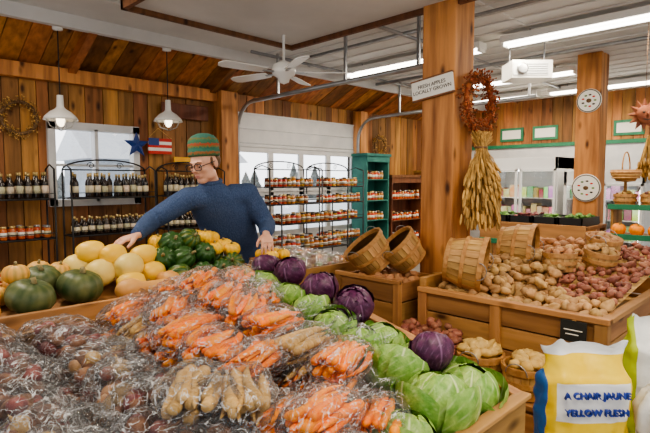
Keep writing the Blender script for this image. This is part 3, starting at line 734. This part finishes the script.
def root(mb,p0,d,L,r,mat,n=9):
    d=Vector(d).normalized(); s=d.cross(Vector((0,0,1))); s=s.normalized() if s.length>.1 else Vector((1,0,0)); b=U(-.02,.02); c=U(-.012,.012)
    ts=[0,.03,.1,.25,.45,.65,.82,.94,1]; rs=[.35,.8,1,.95,.82,.66,.45,.22,.07]
    mb.tube([Vector(p0)+d*L*t+s*b*math.sin(t*3.1)+Vector((0,0,c*math.sin(t*3.1))) for t in ts],[r*k for k in rs],mat,n=n)
def rootbag(name,mats,L,r,cnt,wy=.085,wz=.06,sd=0):
    mb=MB()
    for i in range(cnt):
        a=U(0,6.28); q=math.sqrt(R_()); y=math.cos(a)*q*(wy-r)*.95; z=math.sin(a)*q*(wz-r)*.95; f=1 if R_()<.72 else -1
        l=L*U(.75,1.0); x=-f*l/2+U(-.02,.02)
        root(mb,(x,y,z),(f,U(-.07,.07),U(-.05,.05)),l,r*U(.75,1.1),M[random.choice(mats)])
    bagfilm(mb,L*1.12,wy*1.12,wz*1.15,sd); return mb.mesh(name)
def ballbag(name,mats,r,cnt,L=.26,wy=.11,wz=.075,sd=0):
    mb=MB()
    for i in range(cnt):
        a=U(0,6.28); q=math.sqrt(R_()); x=U(-L*.42,L*.42); k=math.sqrt(max(.1,1-(x/(L*.55))**2)); rr=r*U(.75,1.15); p=(x,math.cos(a)*q*(wy-rr)*k,math.sin(a)*q*(wz-rr)*k)
        mt=M[random.choice(mats)]; mb.blob(p,(rr,rr,rr*.92),mt,n=11,m=8,amp=.15)
        d=Vector((U(-1,1),U(-1,1),U(-1,1))).normalized(); mb.tube([Vector(p)+d*rr*.9,Vector(p)+d*rr*1.5],[rr*.2,rr*.03],mt,n=5)
    bagfilm(mb,L*1.15,wy*1.12,wz*1.15,sd); return mb.mesh(name)
CB=[rootbag('carrot_bag',['carrot'],.25,.0165,22,.09,.062,sd=i*3.1) for i in range(4)]
MBG=[rootbag('mixed_root_bag',['parsnip','carrot','carrot','purp'],.25,.018,18,.09,.062,sd=20+i*3.1) for i in range(2)]
PB=[rootbag('parsnip_bag',['parsnip'],.26,.021,14,.09,.065,sd=40+i*2) for i in range(2)]
BB=[ballbag('beet_bag',['beet','beet','purp'],.034,24,sd=60+i*5) for i in range(3)]
TB=[ballbag('turnip_bag',['turnip','parsnip','beet'],.034,20,sd=90+i*5) for i in range(2)]
def bag(kind,me,x,y,lay,yaw,pitch=0,s=1.0):
    s*=1.1
    Mx=Matrix.Translation((x,y,zb(x,y)+.07+lay*.088))@Matrix.Rotation(yaw,4,'Z')@Matrix.Rotation(pitch,4,'Y')@Matrix.Rotation(U(-.25,.25),4,'X')@Matrix.Diagonal((s,s,s,1))
    return inst(kind,me,Mx)
def zone(x,y):
    if x>1.46: return None
    if x<.84-.15*(y-1.6): return 'beet'
    return 'carrot'
for lay in (0,1,2):
    y=my0+.14+(.05*lay)
    while y<my1-.1:
        x=mx0+.2+.06*lay
        while x<1.5:
            xx=x+U(-.03,.03); yy=y+U(-.02,.02); zc=zone(xx,yy)
            if lay==2 and (xx<.95 or yy>2.2 or R_()<.25): zc=None
            if zc=='beet':
                if R_()<.66: bag('beet_bag',random.choice(BB),xx,yy,lay*.95,U(0,6.28),U(-.12,.12),.98)
                else: bag('turnip_bag',random.choice(TB),xx,yy,lay*.95,U(0,6.28),0,.98)
            elif zc:
                q=R_(); yaw=U(.1,.75)+(math.pi if R_()<.5 else 0)
                if yy<1.45 and xx<1.15: q=q*.55+.45
                if q<.80: bag('carrot_bag',random.choice(CB),xx,yy,lay,yaw,U(-.15,.1))
                elif q<.92: bag('mixed_root_bag',random.choice(MBG),xx,yy,lay,yaw,U(-.15,.1))
                else: bag('parsnip_bag',random.choice(PB),xx,yy,lay,yaw,0)
            x+=.28
        y+=.185
for (x,y,l,yaw) in ((1.56,2.25,1.2,.6),(1.60,2.05,1.0,.8),(.82,1.42,2.1,.9),(.92,1.3,2.1,1.0)):
    k=(x<1); bag('parsnip_bag' if k else 'carrot_bag',random.choice(PB if k else CB),x,y,l,yaw,-.05)

# cabbages
def cabbage(mat,loose):
    mb=MB()
    def vein(s,t):
        v=max(0,1-abs(s)/.05*(.6+t*.9)); f=((t*5.5+abs(s)*2.2)%1); w=max(0,1-min(f,1-f)/.08)*.65*(1-.3*abs(s)); return min(1,max(v,w))
    mb.blob((0,0,0),(.95,.95,.9),M[mat],n=24,m=16,amp=.05)
    for L in range(9):
        a0=L*2.4+U(-.2,.2); wid=U(.9,1.15); top=U(.12,.5) if L<5 else U(.8,1.2); out=1.0+.028*L; flare=loose*(0.03 if L<5 else .30)
        vs=[];fs=[];at=[]; n=30
        for i in range(n+1):
            t=i/n
            for j in range(n+1):
                s=j/n*2-1; th=math.pi*.93-(math.pi*.93-top)*t*(1-.18*abs(s)**2.5); ww=wid*(1 if t>.5 else .35+.65*math.sin(t*math.pi))
                ph=a0+s*ww*math.sin(min(th,math.pi*.5))**(-.25 if th>.6 else .1)
                r=out+flare*max(0,t-.5)**1.5*2+.035*math.sin(s*13+L)*t**2*abs(s)+.02*math.sin(t*15+L*2)*abs(s)*t - .02*max(0,1-abs(s)/.08)
                r+=.03*noise.noise(Vector((s*3+L,t*3,L)))
                vs.append((r*math.sin(th)*math.cos(ph),r*math.sin(th)*math.sin(ph),r*math.cos(th)*.94)); at.append(vein(s,t))
        for i in range(n):
            for j in range(n): a=i*(n+1)+j; fs.append((a,a+1,a+n+2,a+n+1))
        mb.add(vs,fs,M[mat],True,None,at)
    return mb.mesh(mat)
GC=[cabbage('cab',1.0),cabbage('cab',.7),cabbage('cab',1.2)]; RC=[cabbage('rcab',.25),cabbage('rcab',.3)]
def cab(name,me,x,y,z,r):
    Mx=Matrix.Translation((x,y,z))@Euler((U(-.6,.2),U(-.5,.5),U(0,6.28))).to_matrix().to_4x4()@Matrix.Diagonal((r,r,r,1)); inst(name,me,Mx)
for (x,y,l,r) in ((1.56,.98,.04,.12),(1.79,.99,.01,.115),(1.34,.96,-.0,.095),(1.60,1.21,.05,.10),(1.80,1.22,.02,.10),(1.62,1.41,.05,.092),(1.80,1.42,.02,.092),(1.64,1.60,.05,.088),(1.68,1.79,.05,.085),(1.72,1.98,.04,.082),(1.74,2.2,.03,.08)):
    cab('green_cabbage',random.choice(GC),x,y,zb(x,y)+.115+l,r)
for (x,y,l,r) in ((1.73,1.12,.155,.075),(1.82,1.62,.14,.084),(1.84,1.88,.13,.082),(1.86,2.14,.13,.078),(1.88,2.38,.08,.07)):
    cab('red_cabbage',random.choice(RC),x,y,zb(x,y)+.1+l,r)

# ---------------------------------------------------------------- potato sacks
def sackmat():
    m=pm('printed_sack',(.80,.54,.02),(.86,.62,.05),rough=.35,scale=9,var=0,bump=.8,bscale=9); nt=m.node_tree;L=nt.links.new;b=nt.nodes['Principled BSDF']
    hs=[n for n in nt.nodes if n.type=='HUE_SAT'][0]; tc=[n for n in nt.nodes if n.type=='TEX_COORD'][0]
    sp=N(nt,'ShaderNodeSeparateXYZ'); L(tc.outputs['Object'],sp.inputs[0])
    def band(out,lo,hi):
        a=N(nt,'ShaderNodeMath',operation='GREATER_THAN'); a.inputs[1].default_value=lo; c=N(nt,'ShaderNodeMath',operation='LESS_THAN'); c.inputs[1].default_value=hi
        d=N(nt,'ShaderNodeMath',operation='MULTIPLY'); L(out,a.inputs[0]);L(out,c.inputs[0]);L(a.outputs[0],d.inputs[0]);L(c.outputs[0],d.inputs[1]); return d.outputs[0]
    w=N(nt,'ShaderNodeMath',operation='MULTIPLY'); L(band(sp.outputs[0],-.15,.17),w.inputs[0]); L(band(sp.outputs[2],.55,.72),w.inputs[1])
    m1=N(nt,'ShaderNodeMix',data_type='RGBA'); m1.inputs[7].default_value=(.78,.78,.76,1); L(hs.outputs[0],m1.inputs[6]); L(w.outputs[0],m1.inputs[0])
    m2=N(nt,'ShaderNodeMix',data_type='RGBA'); m2.inputs[7].default_value=(.03,.14,.42,1); L(m1.outputs[2],m2.inputs[6]); L(band(sp.outputs[0],-.5,-.18),m2.inputs[0])
    m3=N(nt,'ShaderNodeMix',data_type='RGBA'); m3.inputs[7].default_value=(.76,.78,.80,1); L(m2.outputs[2],m3.inputs[6]); L(band(sp.outputs[2],.83,2),m3.inputs[0])
    L(m3.outputs[2],b.inputs['Base Color']); return m
SM=sackmat()
def sack(loc,face,mat,h=.86,w=.2,t=.11,txt=None,name='potato_sack'):
    mb=MB(); n=72;m=54; vs=[];fs=[]
    for i in range(m+1):
        u=i/m; z=u*h; k=min(1,(u/.08))**.4 if u<.08 else 1; kt=k*(1-.15*u) if u<.84 else (.85-.15*.84)*max(.2,1-(u-.84)/.12*.8); kw=k*(1 if u<.84 else 1-.08*math.sin((u-.84)/.16*math.pi))
        for j in range(n):
            a=2*math.pi*j/n; ca,sa=math.cos(a),math.sin(a); x=math.copysign(abs(ca)**.55,ca)*w*kw; y=math.copysign(abs(sa)**.75,sa)*t*kt
            nn=1+.09*noise.noise(Vector((x*9,y*9,z*7+loc[0])))+.08*noise.noise(Vector((x*22,y*22,z*18)))
            vs.append((x*nn,y*nn+.02*math.sin(x*26+2)*(max(0,u-.8)/.2),z+.03*noise.noise(Vector((x*14,3,1)))*max(0,u-.7)*4))
    for i in range(m):
        for j in range(n): fs.append((i*n+j,i*n+(j+1)%n,(i+1)*n+(j+1)%n,(i+1)*n+j))
    fs.append(tuple(range(n))[::-1]); mb.add(vs,fs,mat)
    F=frame(loc,x=face,z=(0,0,1)); o=mb.obj(name,mat=F)
    if txt:
        for k,(s_,sz,zz) in enumerate(txt):
            text('lettering',s_,Matrix.Translation((.01,-t*1.04,zz))@Matrix.Rotation(math.pi/2,4,'X'),sz,M['ink'],o,ext=.008)
sack((2.39,.75,0),(S,-S,0),SM,h=.87,w=.195,txt=[('A CHAIR JAUNE',.040,.675),('YELLOW FLESH',.040,.60)])
# second sack: white with a green lower band
m2_=pm('green_white_sack',(.74,.75,.72),rough=.35,var=0,bump=.8,bscale=12); nt=m2_.node_tree; hs=[n for n in nt.nodes if n.type=='HUE_SAT'][0]; tc=[n for n in nt.nodes if n.type=='TEX_COORD'][0]
sp=N(nt,'ShaderNodeSeparateXYZ'); nt.links.new(tc.outputs['Object'],sp.inputs[0]); gt=N(nt,'ShaderNodeMath',operation='LESS_THAN'); gt.inputs[1].default_value=-.115; nt.links.new(sp.outputs[0],gt.inputs[0])
mx=N(nt,'ShaderNodeMix',data_type='RGBA'); mx.inputs[7].default_value=(.45,.55,.04,1); nt.links.new(gt.outputs[0],mx.inputs[0]); nt.links.new(hs.outputs[0],mx.inputs[6]); nt.links.new(mx.outputs[2],nt.nodes['Principled BSDF'].inputs['Base Color'])
sack((2.95,.60,0),(S,-S,.0),m2_,h=.91,w=.15,t=.09)
mb=MB()
for z in (.02,.18,.34):
    mb.bb(2.42,2.44,.28,.56,z,z+.13,M['wy']);mb.bb(2.72,2.74,.28,.56,z,z+.13,M['wy']);mb.bb(2.44,2.72,.28,.30,z,z+.13,M['wx']);mb.bb(2.44,2.72,.54,.56,z,z+.13,M['wx'])
mb.bb(2.44,2.72,.30,.54,.42,.45,M['wx']); mb.obj('wooden_crate',bevel=.003)
mb=MB(); mb.lathe([(.06,.455),(.13,.46),(.15,.52),(.15,.60),(.12,.67),(.07,.71),(.035,.735),(.06,.77),(.085,.79)],M['bagw'],n=72,T=Matrix.Translation((2.58,.43,0)),fn=lambda t,i:1+.10*noise.noise(Vector((math.cos(t)*3,math.sin(t)*3,i*6)))+(.05+.10*i)*math.sin(t*11+i*3)*.6); mb.obj('white_plastic_bag')

# ---------------------------------------------------------------- right back display
mb=MB(); mb.bb(6.1,6.9,1.95,3.2,1.02,1.06,M['wy']); mb.bb(6.08,6.1,1.93,3.22,.86,1.08,M['wy'])
for i in range(8): mb.bb(6.1,6.12,1.95+i*.157,2.1+i*.157,.08,.84,M['wz'])
mb.bb(6.06,6.09,1.93,3.22,.80,.86,M['green'])
for x in (6.1,6.84):
    for y in (1.95,3.14): mb.bb(x,x+.06,y,y+.06,0,1.02,M['wz'])
mb.obj('tray_display_table',bevel=.004)
for j in range(4):
    mb=MB(); y=1.99+j*.30
    mb.bb(6.15,6.75,y,y+.27,1.06,1.075,M['black'])
    for a in ((6.15,6.165,y,y+.27),(6.735,6.75,y,y+.27),(6.15,6.75,y,y+.015),(6.15,6.75,y+.255,y+.27)): mb.bb(*a,1.06,1.16,M['black'])
    for i in range(40): mb.blob((U(6.19,6.7),y+U(.04,.23),1.10+U(0,.08)),(.03,.03,.02),M['leafy' if j!=2 else 'purp'],n=6,m=4,amp=.5)
    mb.obj('produce_tray')
mb=MB()
for z,y1 in ((.62,.78),(.98,.95),(1.3,1.1)):
    mb.bb(6.05+(z-.62)*.5,6.85,.7,1.8,z-.03,z,M['wy']); mb.bb(6.03+(z-.62)*.5,6.05+(z-.62)*.5,.7,1.8,z-.03,z+.03,M['green'])
for y in (.7,1.77): mb.bb(6.1,6.85,y,y+.03,0,.6,M['wz']); mb.bb(6.5,6.85,y,y+.03,.6,1.3,M['wz'])
mb.obj('tiered_produce_stand',bevel=.003)
PK=squash('pump',.085,.85,12,.1)
for k,(x,y,z) in enumerate([(6.18,.8+.17*i,.62+.07) for i in range(6)]+[(6.38,.78+.18*i,.98+.07) for i in range(6)]+[(6.34,.86+.18*i,.62+.08) for i in range(5)]): put('pumpkin' if k%4 else 'kabocha_squash',PK if k%4 else K,x,y,z,s=.9)
for i in range(4): basket('small_basket',BM,frame((6.55,.86+.27*i,1.302),z=(0,0,1)),True,.1,.12,('redpot','gold'),.7,14)
mb=MB(); T=Matrix.Translation((6.5,1.66,1.6))
mb.lathe([(.10,0),(.15,.06),(.155,.12),(.148,.12),(.14,.06),(.09,.01),(0,.01)],M['hoop'],n=20,T=T)
for z in (.03,.06,.09): mb.lathe([(.128+z*.3,z-.01),(.138+z*.25,z),(.128+z*.3,z+.01)],M['basket'],n=20,T=T)
mb.tube([T@Vector((.15*math.cos(i*math.pi/12),0,.12+.2*math.sin(i*math.pi/12))) for i in range(13)],.008,M['hoop'],n=6)
mb.lathe([(.11,-.30),(.11,-.29),(.02,-.27),(.015,-.02),(.1,-.01),(.1,0)],M['wz'],n=14,T=T)
mb.obj('handled_basket')
mb=MB(); c=W(3.75,5.9,0)
for i in range(60):
    a=U(0,6.28);q=math.sqrt(R_()); p0=Vector((c.x+U(-.02,.02),c.y+U(-.02,.02),2.12)); p1=p0+Vector((math.cos(a)*q*.13,math.sin(a)*q*.13,-U(.3,.5)))
    mb.tube([p0,(p0+p1)/2,p1],[.004,.006,.003],M['straw'],n=4); mb.blob(p1,(.014,.014,.05),M['straw'],n=6,m=4)
mb.tube([(c.x,c.y,2.1),(c.x,c.y,3.25)],.004,M['twig'],n=4); mb.obj('dried_corn_bunch')
def freezer(y0,y1,h,name='glass_door_freezer'):
    mb=MB(); x0,x1=8.9,9.75
    mb.bb(x1-.05,x1,y0,y1,0,h,M['cream']); mb.bb(x0,x1,y0,y0+.05,0,h,M['cream']); mb.bb(x0,x1,y1-.05,y1,0,h,M['cream']); mb.bb(x0,x1,y0,y1,h-.2,h,M['cream']); mb.bb(x0,x1,y0,y1,0,.25,M['cream'])
    ym=(y0+y1)/2
    for a,b in ((y0,ym),(ym,y1)):
        for e in (a+.02,b-.06): mb.bb(x0-.04,x0,e,e+.04,.27,h-.2,M['cream'])
        mb.bb(x0-.04,x0,a+.02,b-.02,.25,.3,M['cream']); mb.bb(x0-.04,x0,a+.02,b-.02,h-.24,h-.2,M['cream'])
        mb.bb(x0-.025,x0-.02,a+.05,b-.05,.3,h-.24,M['glass']); mb.bb(x0-.08,x0-.05,b-.11,b-.09,.8,1.2,M['steel'])
        mb.bb(x0+.02,x0+.04,a+.05,a+.08,.35,h-.3,M['tube'])
    z=.3
    while z<h-.4:
        mb.bb(x0+.05,x1-.06,y0+.05,y1-.05,z-.015,z,M['white']); y=y0+.08
        while y<y1-.15:
            w=U(.07,.13); mb.bb(x0+.15,x0+.38,y,y+w,z,z+U(.12,.24),M['pack']); y+=w+.01
        z+=.33
    mb.bb(x0+.02,x0+.05,y0+.06,y1-.06,h-.24,h-.21,M['tube'])
    mb.obj(name,bevel=.005)
freezer(3.30,4.65,2.0); freezer(2.0,3.2,1.75,'glass_door_cooler')
mb=MB()
for y in (2.4,3.9,4.6): mb.bb(XR-.06,XR-.031,y,y+.5,2.42,2.7,M['green']); mb.bb(XR-.065,XR-.06,y+.05,y+.45,2.47,2.65,M['paper'])
mb.obj('wall_posters')

# ---------------------------------------------------------------- man
man=empty('man')
def hm(name,mb,vox,sm=4,fac=.5,M4=None):
    o=mb.obj(name,parent=man,mat=M4 if M4 is not None else None)
    r=o.modifiers.new('remesh','REMESH'); r.mode='VOXEL'; r.voxel_size=vox; r.use_smooth_shade=True
    if sm: s=o.modifiers.new('smooth','SMOOTH'); s.factor=fac; s.iterations=sm
    return o
def loft(mb,secs,mat,n=24,T=None,yaw=0):
    vs=[];fs=[]
    for (c,rx,ry) in secs:
        for j in range(n):
            a=2*math.pi*j/n; x=rx*math.cos(a);y=ry*math.sin(a); vs.append((c[0]+x*math.cos(yaw)-y*math.sin(yaw),c[1]+x*math.sin(yaw)+y*math.cos(yaw),c[2]))
    for i in range(len(secs)-1):
        for j in range(n): fs.append((i*n+j,i*n+(j+1)%n,(i+1)*n+(j+1)%n,(i+1)*n+j))
    fs.append(tuple(range(n))[::-1]); fs.append(tuple((len(secs)-1)*n+j for j in range(n))); mb.add(vs,fs,mat,True,T)
yaw=.42
RS=Vector((-.935,3.45,1.475)); LS=Vector((-.555,3.62,1.505)); RE=Vector((-1.17,3.38,1.325)); RW=Vector((-1.165,3.13,1.265)); LE=Vector((-.425,3.70,1.27)); LW_=Vector((-.405,3.46,1.235))
mb=MB()
loft(mb,[((-.68,3.90,.90),.205,.145),((-.685,3.88,1.0),.207,.145),((-.70,3.81,1.12),.207,.145),((-.72,3.73,1.26),.212,.148),((-.74,3.64,1.38),.222,.148),((-.75,3.57,1.465),.20,.12),((-.77,3.52,1.53),.125,.095),((-.785,3.50,1.585),.076,.074)],M['sweater'],yaw=yaw,T=MW)
def arm(Sh,E,Wr,inner):
    a=[inner,Sh,Sh.lerp(E,.35),Sh.lerp(E,.75),E,E.lerp(Wr,.4),E.lerp(Wr,.8),Wr]
    mb.tube([MW@p for p in a],[.08,.082,.078,.070,.066,.062,.050,.042],M['sweater'],n=16)
arm(RS,RE,RW,RS.lerp(LS,.3)); arm(LS,LE,LW_,LS.lerp(RS,.3))
mb.blob(MW@RS,(.083,.083,.078),M['sweater'],n=16,m=12); mb.blob(MW@LS,(.083,.083,.078),M['sweater'],n=16,m=12)
hm('sweater',mb,.013,5)
mb=MB()
nc=Vector((-.788,3.495,1.592))
mb.tube([MW@(nc+Vector((.066*math.cos(a),.064*math.sin(a),.016*math.sin(a)))) for a in [i*math.pi/12 for i in range(24)]],.016,M['sweater'],n=8,closed=True)
mb.tube([MW@(RW+(RW-RE).normalized()*t) for t in (-.045,.008)],[.046,.043],M['sweater'],n=16); mb.tube([MW@(LW_+(LW_-LE).normalized()*t) for t in (-.045,.008)],[.046,.043],M['sweater'],n=16)
loft(mb,[((-.68,3.90,.875),.203,.143),((-.68,3.90,.93),.211,.151)],M['sweater'],yaw=yaw,T=MW)
mb.obj('collar_and_cuffs',parent=man)
mb=MB(); loft(mb,[((-.69,3.90,.78),.165,.12),((-.69,3.90,.95),.17,.12)],M['jeans'],yaw=yaw,T=MW)
for s in (-1,1):
    hx=Vector((-.69+s*.09*math.cos(yaw),3.90+s*.09*math.sin(yaw),.85)); kn=hx+Vector((s*.01,-.02,-.38)); an=kn+Vector((0,.03,-.38))
    mb.tube([MW@p for p in (hx,hx.lerp(kn,.5),kn,kn.lerp(an,.35),an)],[.09,.082,.062,.06,.05],M['jeans'],n=16)
hm('trousers',mb,.016,4)
mb=MB()
for s in (-1,1):
    p=Vector((-.69+s*.1*math.cos(yaw),3.91+s*.1*math.sin(yaw),0))
    q=p+Vector((.03,-.14,0)); mb.tube([MW@(p+Vector((0,.0,.14))),MW@(p+Vector((0,.01,.06))),MW@(p.lerp(q,.6)+Vector((0,0,.05))),MW@(q+Vector((0,0,.038)))],[.052,.056,.048,.036],M['leather'],n=12)
hm('boots',mb,.01,2)
HC=Vector((-.812,3.42,1.715)); f=Vector((-.42,-.86,-.30))
HM=MW@frame(HC,y=f,z=(-.05,0,1),s=1.1)
HI=HM.inverted()
mb=MB(); sk=M['skin']
mb.blob((0,-.012,.03),(.075,.094,.088),sk,n=28,m=20); mb.blob((0,.022,-.035),(.060,.066,.078),sk,n=24,m=18); mb.blob((0,.052,-.090),(.034,.032,.026),sk,n=16,m=12)
mb.blob((0,.078,.022),(.052,.017,.012),sk,n=16,m=10)
for s in (-1,1):
    mb.blob((s*.036,.058,-.022),(.024,.026,.026),sk,n=14,m=10); mb.blob((s*.04,.01,-.07),(.022,.045,.03),sk,n=14,m=10)
    mb.blob((s*.077,-.012,-.005),(.009,.02,.032),sk,n=12,m=10); mb.blob((s*.013,.094,-.030),(.009,.011,.009),sk,n=10,m=8)
mb.tube([(0,.086,.018),(0,.097,-.004),(0,.106,-.026)],[.009,.011,.013],sk,n=12)
mb.blob((0,.08,-.058),(.026,.014,.014),sk,n=14,m=8)
mb.tube([HI@(MW@Vector(p)) for p in ((-.805,3.44,1.68),(-.795,3.47,1.63),(-.787,3.50,1.58),(-.782,3.52,1.53))],[.052,.051,.053,.06],sk,n=20)
hm('head',mb,.0055,3,M4=HM)
mb=MB()
mb.blob((0,.092,-.057),(.021,.007,.0045),M['lip'],n=12,m=8); mb.blob((0,.09,-.066),(.018,.008,.005),M['lip'],n=12,m=8)
mb.obj('mouth',parent=man,mat=HM)
mb=MB()
for s in (-1,1):
    mb.blob((s*.031,.077,.0),(.014,.011,.008),M['eye'],n=14,m=10); mb.blob((s*.031,.087,-.002),(.006,.004,.006),M['iris'],n=10,m=8)
    mb.tube([(s*.016,.088,.004),(s*.031,.092,.008),(s*.046,.083,.003)],.003,sk,n=6)
mb.obj('eyes',parent=man,mat=HM)
mb=MB()
for s in (-1,1): mb.tube([(s*.014,.097,.022),(s*.032,.096,.028),(s*.052,.08,.022)],[.003,.004,.002],M['hair'],n=6)
mb.blob((0,-.040,.010),(.079,.076,.074),M['hair'],n=24,m=18)
for s in (-1,1): mb.blob((s*.0715,.010,.012),(.005,.014,.028),M['hair'],n=10,m=8)
mb.obj('hair',parent=man,mat=HM)
mb=MB()
for s in (-1,1):
    pts=[]
    for i in range(20):
        a=i*math.pi/10; ca,sa=math.cos(a),math.sin(a); pts.append((s*.033+math.copysign(abs(ca)**.7,ca)*.026,.106-abs(ca)*.002,math.copysign(abs(sa)**.7,sa)*.019+.0))
    mb.tube(pts,.0026,M['black'],n=6,closed=True); mb.tube([(s*.059,.104,.006),(s*.078,.06,.008),(s*.082,-.01,.008),(s*.08,-.03,-.004)],.0024,M['black'],n=5)
mb.tube([(-.008,.107,.004),(0,.11,.008),(.008,.107,.004)],.0025,M['black'],n=5)
mb.obj('glasses',parent=man,mat=HM)
bm,nt,b=newmat('knit_beanie'); L=nt.links.new; tc=N(nt,'ShaderNodeTexCoord'); sp=N(nt,'ShaderNodeSeparateXYZ'); L(tc.outputs['Object'],sp.inputs[0])
mr=N(nt,'ShaderNodeMapRange'); mr.inputs[1].default_value=0; mr.inputs[2].default_value=.14; nz=N(nt,'ShaderNodeTexNoise'); nz.inputs['Scale'].default_value=70; L(tc.outputs['Object'],nz.inputs[0])
ad=N(nt,'ShaderNodeMath',operation='MULTIPLY_ADD'); ad.inputs[1].default_value=.03; L(nz.outputs['Fac'],ad.inputs[0]); L(sp.outputs[2],ad.inputs[2]); L(ad.outputs[0],mr.inputs[0])
rp=N(nt,'ShaderNodeValToRGB'); rp.color_ramp.interpolation='CONSTANT'; cr=rp.color_ramp
cols=[(0,(.06,.12,.05)),(.18,(.26,.11,.04)),(.28,(.04,.15,.10)),(.46,(.17,.17,.05)),(.53,(.34,.08,.035)),(.63,(.05,.16,.09)),(.80,(.14,.14,.05)),(.88,(.05,.16,.12))]
cr.elements[0].color=c4(cols[0][1]); cr.elements[1].position=cols[1][0]; cr.elements[1].color=c4(cols[1][1])
for p_,c_ in cols[2:]: e=cr.elements.new(p_); e.color=c4(c_)
L(mr.outputs[0],rp.inputs[0]); L(rp.outputs[0],b.inputs['Base Color']); b.inputs['Roughness'].default_value=.95
bp=N(nt,'ShaderNodeBump'); bp.inputs['Strength'].default_value=.8; bp.inputs['Distance'].default_value=.004; L(nz.outputs['Fac'],bp.inputs['Height']); L(bp.outputs[0],b.inputs['Normal'])
mb=MB(); mb.lathe([(.078,.0),(.088,-.004),(.092,.005),(.093,.035),(.088,.042),(.09,.05),(.092,.075),(.085,.1),(.066,.122),(.035,.136),(0,.14)],bm,n=48,ell=(.95,1.14),fn=lambda t,i:1+.012*math.cos(t*24))
mb.obj('beanie',parent=man,mat=HM@Matrix.Translation((0,-.016,.040))@Matrix.Rotation(.26,4,'X'))
def hand(name,wr,d,up,side,curl):
    mb=MB(); sk=M['skin']
    secs=[(-.03,.024,.019),(0,.025,.018),(.025,.034,.017),(.055,.042,.016),(.082,.041,.013),(.092,.036,.009)]
    n=18;vs=[];fs=[]
    for (x,w,t) in secs:
        for j in range(n): a=2*math.pi*j/n; ca,sa=math.cos(a),math.sin(a); vs.append((x,math.copysign(abs(ca)**.8,ca)*w,math.copysign(abs(sa)**.8,sa)*t))
    for i in range(len(secs)-1):
        for j in range(n): fs.append((i*n+j,i*n+(j+1)%n,(i+1)*n+(j+1)%n,(i+1)*n+j))
    fs.append(tuple(range(n))[::-1]); fs.append(tuple((len(secs)-1)*n+j for j in range(n))); mb.add(vs,fs,sk)
    for k,(y,ln) in enumerate(((.031,.070),(.0105,.080),(-.0105,.073),(-.031,.056))):
        p=Vector((.078,y*side,0)); a=-.1; spread=y*side*3.2; pts=[p]
        for q,seg in enumerate((.47,.30,.23)):
            a-=curl*(.8,1.1,.8)[q]; dd=Vector((math.cos(a)*math.cos(spread),math.sin(spread)*.8,math.sin(a))); p=p+dd*(ln+.012)*seg; pts.append(p)
        mb.tube(pts,[.0098,.0092,.0084,.0068],sk,n=12)
        mb.blob(pts[-1],.0068,sk,n=10,m=8); mb.blob(pts[1],.0096,sk,n=10,m=8)
    t=[(.012,.02*side,-.003),(.038,.047*side,-.012),(.062,.062*side,-.022),(.082,.066*side,-.033)]
    mb.tube(t,[.016,.0135,.011,.0085],sk,n=12); mb.blob(t[-1],.0085,sk,n=10,m=8)
    F=MW@frame(wr,x=d,z=up,s=1.0); hm(name,mb,.0034,2,M4=F)
hand('right_hand',RW+Vector((-.006,-.02,-.008)),(-.70,-.62,-.22),(0,-.15,1),1,.30)
hand('left_hand',LW_+Vector((.003,-.02,-.006)),(.16,-.75,-.5),(.1,-.5,.8),-1,.42)
mb=MB()
for a in ((2.06,2.30,2.56,2.575),(2.06,2.30,2.785,2.8),(2.06,2.075,2.56,2.8),(2.285,2.30,2.56,2.8)): mb.bb(*a,.0,1.07,M['wz'])
mb.bb(2.075,2.285,2.575,2.785,1.02,1.05,M['wx']); mb.obj('display_stand',bevel=.003)
for (x,y) in ((2.13,2.64),(2.23,2.64),(2.13,2.74),(2.23,2.74)): put('carnival_squash',PT,x,y,1.095,s=.85)

# ---------------------------------------------------------------- world, camera
w=bpy.data.worlds.new('sky'); scene.world=w; w.use_nodes=True; nt=w.node_tree; bg=nt.nodes['Background']; bg.inputs[0].default_value=(.95,.97,1,1)
tc=N(nt,'ShaderNodeTexCoord'); sp=N(nt,'ShaderNodeSeparateXYZ'); nt.links.new(tc.outputs['Generated'],sp.inputs[0])
mr=N(nt,'ShaderNodeMapRange'); mr.inputs[1].default_value=0.0; mr.inputs[2].default_value=.6; mr.inputs[3].default_value=.95; mr.inputs[4].default_value=3.2
nt.links.new(sp.outputs[1],mr.inputs[0]); nt.links.new(mr.outputs[0],bg.inputs[1])
cam=bpy.data.cameras.new('camera'); cam.lens=28; cam.sensor_width=36; co=bpy.data.objects.new('camera',cam); COL.objects.link(co)
co.location=(0,0,1.6); co.rotation_euler=(math.radians(90-4.1),0,math.radians(-45)); scene.camera=co
cam.clip_start=.05
try: scene.view_settings.look='AgX - Medium High Contrast'
except Exception as e: print(e)
